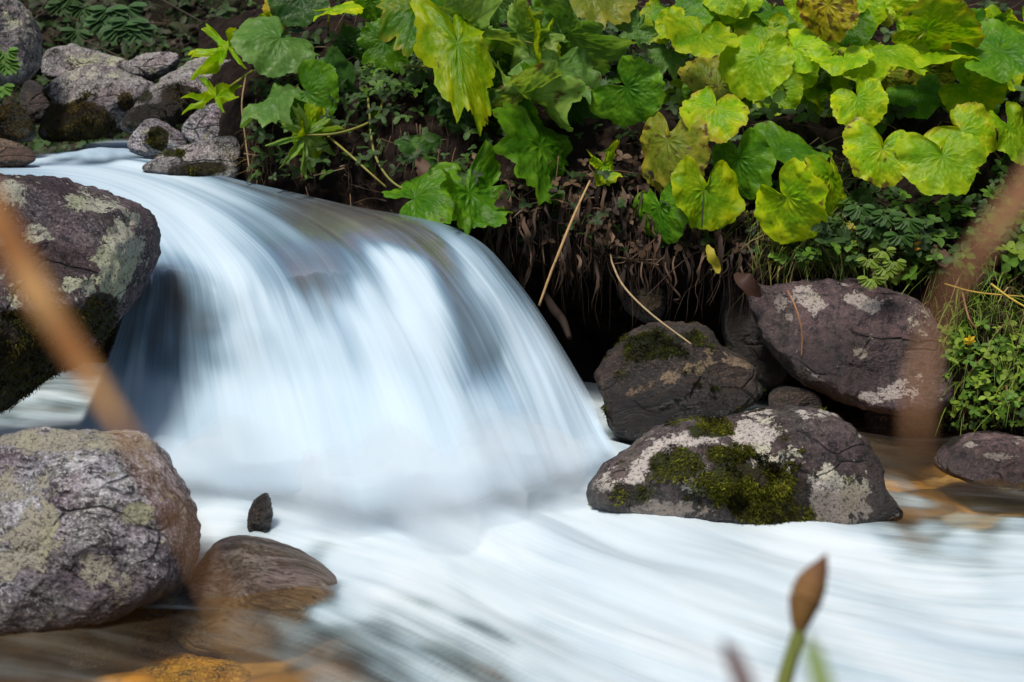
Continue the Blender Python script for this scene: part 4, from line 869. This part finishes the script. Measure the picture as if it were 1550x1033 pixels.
patch(700, 230, 1160, 380, 240, .032, [(.05, .03, .02), (.085, .05, .03), (.03, .02, .015), (.14, .09, .05)], 3, 0, (.0, .09))
patch(700, 180, 1150, 380, 130, .03, [D1, D1, D2], 3, 1, (.0, .15))
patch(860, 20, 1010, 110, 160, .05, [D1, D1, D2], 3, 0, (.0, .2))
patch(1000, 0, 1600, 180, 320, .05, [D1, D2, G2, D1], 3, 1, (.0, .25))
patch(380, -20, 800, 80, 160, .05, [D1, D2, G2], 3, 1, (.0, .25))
patch(1280, 330, 1420, 430, 30, .03, [G3, G4, G1], 4, 0, (.03, .12))
tag(gc.build('ground_cover', M['smallleaf']), 'small leafed green ground cover growing over the earth bank', 'ground cover', kind='stuff')

gr = Bag()
def grass(x0, y0, x1, y1, n, L, cols, down=.5):
    for _ in range(n):
        px, py = rng.uniform(x0, x1), rng.uniform(y0, y1); base = bank_at(px, py, .0)
        lean = np.array([rng.normal() * .6, -rng.uniform(.2, 1.1), -rng.uniform(0, down)])
        blade(gr, base, L * rng.uniform(.5, 1.3), lean, rng.uniform(.0012, .003), np.array(cols[rng.randint(len(cols))]) * rng.uniform(.7, 1.3), rng.uniform(.5, 1.1))
STR, STG = (.30, .22, .09), (.14, .22, .03)
grass(1130, 335, 1310, 405, 360, .15, [STG, STG, (.25, .26, .05), STR, G1], .9)
grass(1180, 390, 1420, 425, 260, .12, [STG, STR, (.09, .06, .03), (.10, .15, .03)], 1.0)
grass(1410, 400, 1640, 520, 420, .17, [STG, G3, STR, STG, (.12, .09, .04)], .6)
grass(1640, 380, 1890, 640, 420, .15, [STG, G3, STR], .7)
grass(1440, 440, 1640, 560, 200, .12, [G3, STG], .6)
grass(1430, 540, 1640, 640, 260, .13, [G3, STG, STG, STR], .8)
grass(365, 200, 420, 280, 50, .12, [STR, (.2, .13, .06)], 1.2)
grass(1120, 240, 1300, 330, 60, .16, [D2, STG], .5)
tag(gr.build('grass', M['smallleaf']), 'tufts of green and straw coloured grass on the bank edge', 'grass', kind='stuff')

# roots and dead strands hanging from the overhang
rt = Bag()
BR = [(.045, .028, .02), (.07, .043, .028), (.025, .016, .012), (.13, .08, .05)]
for _ in range(460):
    px = rng.uniform(690, 1170) if rng.rand() < .85 else rng.uniform(380, 700)
    if px > 690: py = rng.uniform(290, 410)
    else: py = rng.uniform(190, 260)
    p = bank_at(px, py, .03); L = rng.uniform(.06, .30) if px > 690 else rng.uniform(.05, .14)
    pts = [p + np.array([0, .02, .03])]; q = p.copy()
    for k in range(4): q = q + np.array([rng.normal() * .012, -rng.uniform(-.005, .014), -L / 4]); pts.append(q)
    rt.tube(pts, (.0024 * rng.uniform(.4, 1.4), .0006), 4, 8, np.array(BR[rng.randint(4)]) * rng.uniform(.6, 1.3))
for _ in range(26):   # thicker crossing roots
    px, py = rng.uniform(700, 1150), rng.uniform(300, 420); p = bank_at(px, py, .03); q = p.copy(); pts = [p]; dr = np.array([rng.normal() * .6, -.1, -1])
    for k in range(5): q = q + (dr + rng.normal(size=3) * .5) * rng.uniform(.02, .05); pts.append(q)
    rt.tube(pts, (.006 * rng.uniform(.5, 1.3), .0015), 6, 14, np.array(BR[rng.randint(3)]))
for _ in range(110):   # limp dead leaf straps
    px, py = rng.uniform(700, 1150), rng.uniform(270, 400)
    p = bank_at(px, py, .05); L = rng.uniform(.06, .2); W = rng.uniform(.003, .008); k = np.linspace(0, 1, 7)
    ctr = p + np.outer(k * L, [rng.normal() * .15, -.12, -1]) + np.stack([np.sin(k * 7 + px) * .008, -.05 * np.sin(k * 3), 0 * k], 1)
    s = np.array([1, rng.normal() * .6, 0]); wd = W * np.array([.4, .8, 1, .9, 1, .6, .1]) * (1 + .3 * rng.normal(size=7))
    rt.add(np.concatenate([ctr - np.outer(wd, s), ctr + np.outer(wd, s)]), [(i, i + 1, 8 + i, 7 + i) for i in range(6)], None, np.array(BR[rng.randint(4)]) * rng.uniform(.6, 1.2))
tag(rt.build('hanging_roots', M['dry']), 'brown roots and limp dead strands hanging beneath the bank overhang', 'roots', kind='stuff')

# litter: broken dry stems lying on the bank and in the background
lt_ = Bag()
for _ in range(420):
    px, py = rng.uniform(380, 1650), rng.uniform(-20, 400)
    p = bank_at(px, py, .03); dr = np.array([rng.normal(), rng.normal() * .5, rng.normal() * .5]); dr /= np.linalg.norm(dr); L = rng.uniform(.04, .25)
    lt_.tube([p - dr * L / 2, p + rng.normal(size=3) * .012, p + dr * L / 2], .0022 * rng.uniform(.5, 1.5), 4, 6, np.array([(.16, .10, .055), (.08, .05, .03), (.22, .16, .09)][rng.randint(3)]) * rng.uniform(.5, 1.2))
tag(lt_.build('stem_litter', M['dry']), 'broken dry stems littering the earth bank between the leaves', 'litter', kind='stuff')

# background undergrowth on the hill
ug = Bag()  # leaf and twig colours kept dark to carry the slope's shade
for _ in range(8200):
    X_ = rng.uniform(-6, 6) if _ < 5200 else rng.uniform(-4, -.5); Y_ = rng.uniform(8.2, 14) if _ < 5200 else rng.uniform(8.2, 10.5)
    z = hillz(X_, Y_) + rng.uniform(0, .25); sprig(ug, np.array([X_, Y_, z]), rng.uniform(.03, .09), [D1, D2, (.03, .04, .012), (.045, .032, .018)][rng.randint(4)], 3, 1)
for _ in range(500):
    X_ = rng.uniform(-5, 5); Y_ = rng.uniform(8, 12); p = np.array([X_, Y_, hillz(X_, Y_) + rng.uniform(0, .3)]); dr = np.array([rng.normal(), rng.normal() * .4, rng.normal() * .6]); dr /= np.linalg.norm(dr); L = rng.uniform(.2, 1.1)
    ug.tube([p - dr * L / 2, p + rng.normal(size=3) * .05, p + dr * L / 2], .004 * rng.uniform(.4, 1.5), 4, 6, np.array([(.09, .065, .045), (.05, .035, .025), (.12, .1, .08)][rng.randint(3)]))
tag(ug.build('undergrowth', M['smallleaf']), 'dark tangle of twigs and small leaves on the slope behind the stream', 'undergrowth', kind='stuff')

# separate small things
def tone(n, ns, a, b, f=6.0):
    k = np.linspace(0, 1, n); m = np.clip(.5 + 1.3 * fbm(np.stack([k * f, k * 0 + a[0] * 40, k * 0], -1), 3), 0, 1)[:, None]
    c = np.repeat(np.array(a) * (1 - m) + np.array(b) * m, ns, 0); return np.vstack([c, c[:1], c[-1:]])
def stem_thing(name, pts, rad, col, label, cat, mat='dry', n=24, ns=7, group=None):
    pw = np.array([P(*p) for p in pts]); b = Bag(); b.tube(pw, rad, ns, n, col)
    return tag(b.build(name, M[mat], origin=pw[0]), label, cat, group)
stem_thing('dry_stalk', [(893, 274, 5.35), (868, 328, 5.25), (845, 385, 5.2), (832, 418, 5.2), (816, 463, 5.2)], (.004, .005, .0055, .005, .0045), (.42, .27, .12), 'broken tan straw slanting down across the dark hollow beside the fall', 'stalk')
stem_thing('dry_stalk', [(924, 385, 5.4), (928, 402, 5.35), (945, 435, 5.25), (985, 475, 5.1), (1046, 521, 4.95)], (.0025, .004, .004, .0035, .003), (.36, .27, .15), 'thin tan twig resting its tip on the moss capped boulder', 'stalk')
stem_thing('dry_stalk', [(758, 400, 5.45), (755, 440, 5.35), (756, 468, 5.35)], (.0025, .002), (.30, .22, .13), 'short thin dry stem hanging between the straw and the fall', 'stalk')
stem_thing('dry_stalk', [(1192, 440, 5.1), (1206, 470, 5.0), (1214, 505, 5.0), (1213, 540, 5.02)], (.0025, .0025), (.36, .18, .08), 'thin orange brown stem hanging across the left face of the violet boulder', 'stalk')
stem_thing('dry_stalk', [(1430, 430, 5.0), (1480, 443, 4.9), (1560, 450, 4.85)], (.003, .003, .002), (.48, .32, .06), 'yellow straw lying level over the grass at the right edge', 'stalk')
stem_thing('dry_stalk', [(1500, 430, 4.9), (1530, 452, 4.85), (1570, 475, 4.8)], (.004, .003), (.50, .36, .06), 'bent yellow grass stem crossing under the level straw at the right', 'stalk')
stem_thing('dry_stalk', [(1456, 440, 4.95), (1466, 480, 4.88), (1478, 498, 4.88)], (.0035, .003), (.28, .14, .07), 'reddish brown upright stem stub on the right slope', 'stalk')
stem_thing('dry_stalk', [(1036, 300, 5.4), (1026, 330, 5.35), (958, 390, 5.4), (930, 400, 5.4)], (.003, .002), (.14, .08, .05), 'dark kinked stem left of the stalk crossed heart leaf', 'stalk')
stem_thing('dry_stalk', [(372, 115, 6.2), (366, 160, 6.15), (372, 215, 6.15), (378, 260, 6.1)], (.004, .003), (.30, .20, .10), 'upright dry stem at the left end of the leafy bank', 'stalk')
stem_thing('green_stem', [(555, 130, 5.95), (560, 180, 5.85), (566, 230, 5.75), (590, 272, 5.6), (632, 298, 5.5)], (.0055, .005, .004), (.20, .21, .05), 'long yellow green stem hanging down to the glossy fan leaf', 'stem', 'stalk')
stem_thing('green_stem', [(497, 207, 5.85), (530, 235, 5.75), (560, 262, 5.7), (585, 284, 5.7)], (.005, .004), (.24, .22, .05), 'slanting green stem running from the shredded leaf down to the water', 'stem', 'stalk')
stem_thing('green_stem', [(1062, 345, 5.18), (1064, 318, 5.18), (1065, 290, 5.2)], (.0028, .0028), (.035, .025, .02), 'thin dark stalk crossing the big veined heart leaf', 'stem', 'stalk')
stem_thing('branch', [(822, 440, 5.6), (838, 468, 5.4), (852, 486, 5.28), (862, 512, 5.2)], (.012, .018, .016, .010), (.022, .013, .010), 'dark wet branch end dipping into the splash beside the fall', 'branch', n=20, ns=10)
def dead_leaf(pts, w_, col, label, cat='dead leaf', name='dead_leaf'):
    c = catmull(np.array([P(*p) for p in pts]), 12); k = np.linspace(0, 1, 12); wd = w_ * np.sin(np.pi * np.clip(k * .92 + .05, 0, 1)) ** .7
    t = np.gradient(c, axis=0); s = np.cross(t, -FWD); s /= np.linalg.norm(s, axis=1)[:, None]
    rows = np.stack([c - s * wd[:, None], c + FWD * (.35 * wd)[:, None] , c + s * wd[:, None] * .8 - FWD * (.2 * wd)[:, None]], 1)
    v = rows.reshape(-1, 3); b = Bag(); b.add(v + .006 * fbm(v * 30, 2)[:, None], gridfaces(12, 3), None, col); return tag(b.build(name, M['smallleaf'], origin=c[0]), label, cat)
dead_leaf([(1113, 414, 5.1), (1124, 425, 5.05), (1138, 437, 5.05), (1152, 450, 5.08)], .036, (.06, .028, .02), 'curled red brown dead leaf on the upper left corner of the violet boulder')
dead_leaf([(1070, 372, 5.2), (1076, 388, 5.18), (1084, 404, 5.2), (1086, 416, 5.2)], .022, (.42, .36, .03), 'small yellow dead leaf hanging in the dark hollow below the heart leaf')
dead_leaf([(1090, 352, 5.2), (1090, 385, 5.2), (1092, 420, 5.25)], .012, (.07, .045, .035), 'narrow brown dead leaf hanging beside the small yellow dead leaf')
dead_leaf([(1418, 370, 5.2), (1424, 388, 5.12), (1432, 405, 5.12)], .04, (.13, .08, .055), 'crumpled brown dead leaf on the slope above the violet boulder')
dead_leaf([(630, 240, 5.6), (640, 258, 5.55), (636, 280, 5.55)], .03, (.12, .07, .045), 'withered brown leaf curled beside the glossy fan leaf')
dead_leaf([(1378, 377, 5.15), (1388, 373, 5.12), (1400, 372, 5.15)], .018, (.55, .26, .02), 'small orange leaf on the slope over the violet boulder')
# yellow flower on the right slope
fb = Bag(); fc = P(1468, 516, 4.82)
for k in range(7):
    a = k * .9; small_leaf(fb, fc, np.array([0, -.8, .6]), np.array([math.cos(a), -.3 * math.sin(a), math.sin(a)]), .022, .006, (.7, .48, .02))
fe = empty('yellow_flower', P(1470, 535, 4.86)); tag(fe, 'small yellow flower among the low greenery at the right edge', 'flower')
fb.build('petals', M['smallleaf'], fe, origin=fc)
b = Bag(); b.tube([P(1470, 535, 4.86), P(1469, 525, 4.84), fc], (.0015, .0012), 5, 6, (.15, .2, .03)); b.build('stem', M['stalk'], fe, origin=P(1470, 535, 4.86))

# leafy herb far back at the top left: each one a thing
def herb(base, tips, size, col, label):
    E = empty('woodland_herb', P(*base)); tag(E, label, 'plant', 'herbs on the far slope')
    s_b, l_b = Bag(), Bag()
    for tp in tips:
        a, c = P(*base), P(*tp); s_b.tube([a, .5 * (a + c) + np.array([0, 0, .05]), c], (.004, .002), 5, 8, (.06, .09, .03))
        for k in range(3):
            ang = (k - 1) * 1.05 + rng.normal() * .15; t = np.array([math.sin(ang), -.5, -math.cos(ang) * .7 + .1]); n = np.array([0, -.6, .8])
            for m_ in range(3):
                a2 = ang + (m_ - 1) * .5; t2 = np.array([math.sin(a2), -.45, -math.cos(a2) * .75 + .1])
                small_leaf(l_b, c + t * .015, n, t2, size * rng.uniform(.8, 1.1), size * .26, np.array(col) * rng.uniform(.75, 1.2), 1)
    l_b.build('leaves', M['smallleaf'], E, origin=P(*base)); s_b.build('stem', M['stalk'], E, origin=P(*base))
herb((180, 70, 8.9), [(165, 12, 8.6), (192, 8, 8.6), (196, 30, 8.5), (208, 42, 8.5), (158, 28, 8.6), (182, 38, 8.5)], .12, (.055, .13, .04), 'bluish green lobed herb in the shade above the long flat stone')
herb((120, 30, 9.2), [(95, 5, 9.0), (110, -8, 9.0), (125, 10, 9.0), (118, 45, 8.8)], .10, (.045, .10, .025), 'dim green herb at the top edge beside the tall grey boulder')
herb((-10, 100, 6.3), [(5, 84, 6.2), (8, 76, 6.2), (2, 128, 6.2), (10, 95, 6.2)], .06, (.10, .22, .03), 'small green herb poking in at the left edge in front of the tall boulder')
herb((1330, 360, 5.35), [(1300, 310, 5.15), (1340, 322, 5.12), (1372, 330, 5.1), (1362, 352, 5.1), (1318, 340, 5.15)], .055, (.045, .11, .02), 'dark green lobed herb on the slope above the violet boulder')
herb((1335, 425, 5.2), [(1315, 388, 5.0), (1335, 376, 5.0), (1352, 392, 5.0), (1318, 418, 5.0), (1340, 402, 5.0)], .04, (.17, .25, .03), 'light green herb hanging over the top rim of the violet boulder')

# ------------------------------------------------------------------ out of focus stems close to the camera
stem_thing('foreground_stem', [(-60, 235, .47), (0, 340, .46), (60, 450, .45), (120, 545, .44), (180, 640, .40), (245, 740, .34), (330, 900, .29), (420, 1080, .26)], (.0052, .0056, .0050, .0038, .0018, .0008, .0006, .0005), tone(40, 10, (.24, .10, .03), (.46, .26, .10)), 'blurred rusty brown stem close to the lens slanting over the left boulders', 'stem', n=40, ns=10)
stem_thing('foreground_stem', [(1620, 200, .45), (1545, 300, .43), (1480, 385, .40), (1425, 470, .36), (1398, 560, .34), (1388, 650, .33), (1390, 720, .33)], (.0050, .0042, .0026, .0013, .0012, .0015, .0004), tone(40, 10, (.16, .07, .035), (.36, .20, .10)), 'blurred brown stem close to the lens curving down the right side', 'stem', n=40, ns=10)
# seed bud on a green stem, bottom right
BD = 1.15
E = empty('bud_stalk', P(1180, 1100, BD)); tag(E, 'blurred brown pointed bud on a green stalk at the bottom right', 'bud')
b = Bag(); b.tube([P(1172, 1100, BD), P(1188, 1030, BD), P(1204, 975, BD), P(1211, 950, BD)], (.0068, .0066, .0052), 8, 14, (.17, .20, .05)); b.build('stalk', M['stalk'], E, origin=P(1180, 1100, BD))
b = Bag(); b.tube([P(1210, 956, BD), P(1213, 935, BD), P(1219, 908, BD), P(1229, 882, BD), P(1241, 860, BD), P(1251, 838, BD)], (.005, .0095, .0138, .0128, .0075, .0006), 12, 40, np.vstack([np.repeat(np.linspace((.30, .17, .05), (.10, .04, .025), 40), 12, 0), [(.3, .17, .05), (.10, .04, .025)]]))
b.build('bud', M['dry'], E, origin=P(1212, 945, BD))
def fg_blade(pts, w_, col, label, name='grass_blade'):
    c = catmull(np.array([P(*p) for p in pts]), 20); k = np.linspace(0, 1, 20); wd = w_ * (1 - k ** 3 * .97)
    t = np.gradient(c, axis=0); s = np.cross(t, FWD); s /= np.linalg.norm(s, axis=1)[:, None]
    v = np.stack([c - s * wd[:, None], c - FWD * (.3 * w_), c + s * wd[:, None]], 1).reshape(-1, 3); b = Bag(); b.add(v, gridfaces(20, 3), None, col); tag(b.build(name, M['smallleaf'], origin=c[0]), label, 'grass blade')
fg_blade([(1262, 1120, .62), (1245, 1040, .62), (1230, 980, .64), (1222, 955, .66)], .005, (.22, .30, .10), 'blurred pale green blade beside the bud stalk')
fg_blade([(1150, 1120, .6), (1128, 1040, .6), (1105, 985, .62), (1095, 965, .64)], .0045, (.14, .09, .09), 'blurred dull purple blade left of the bud stalk')
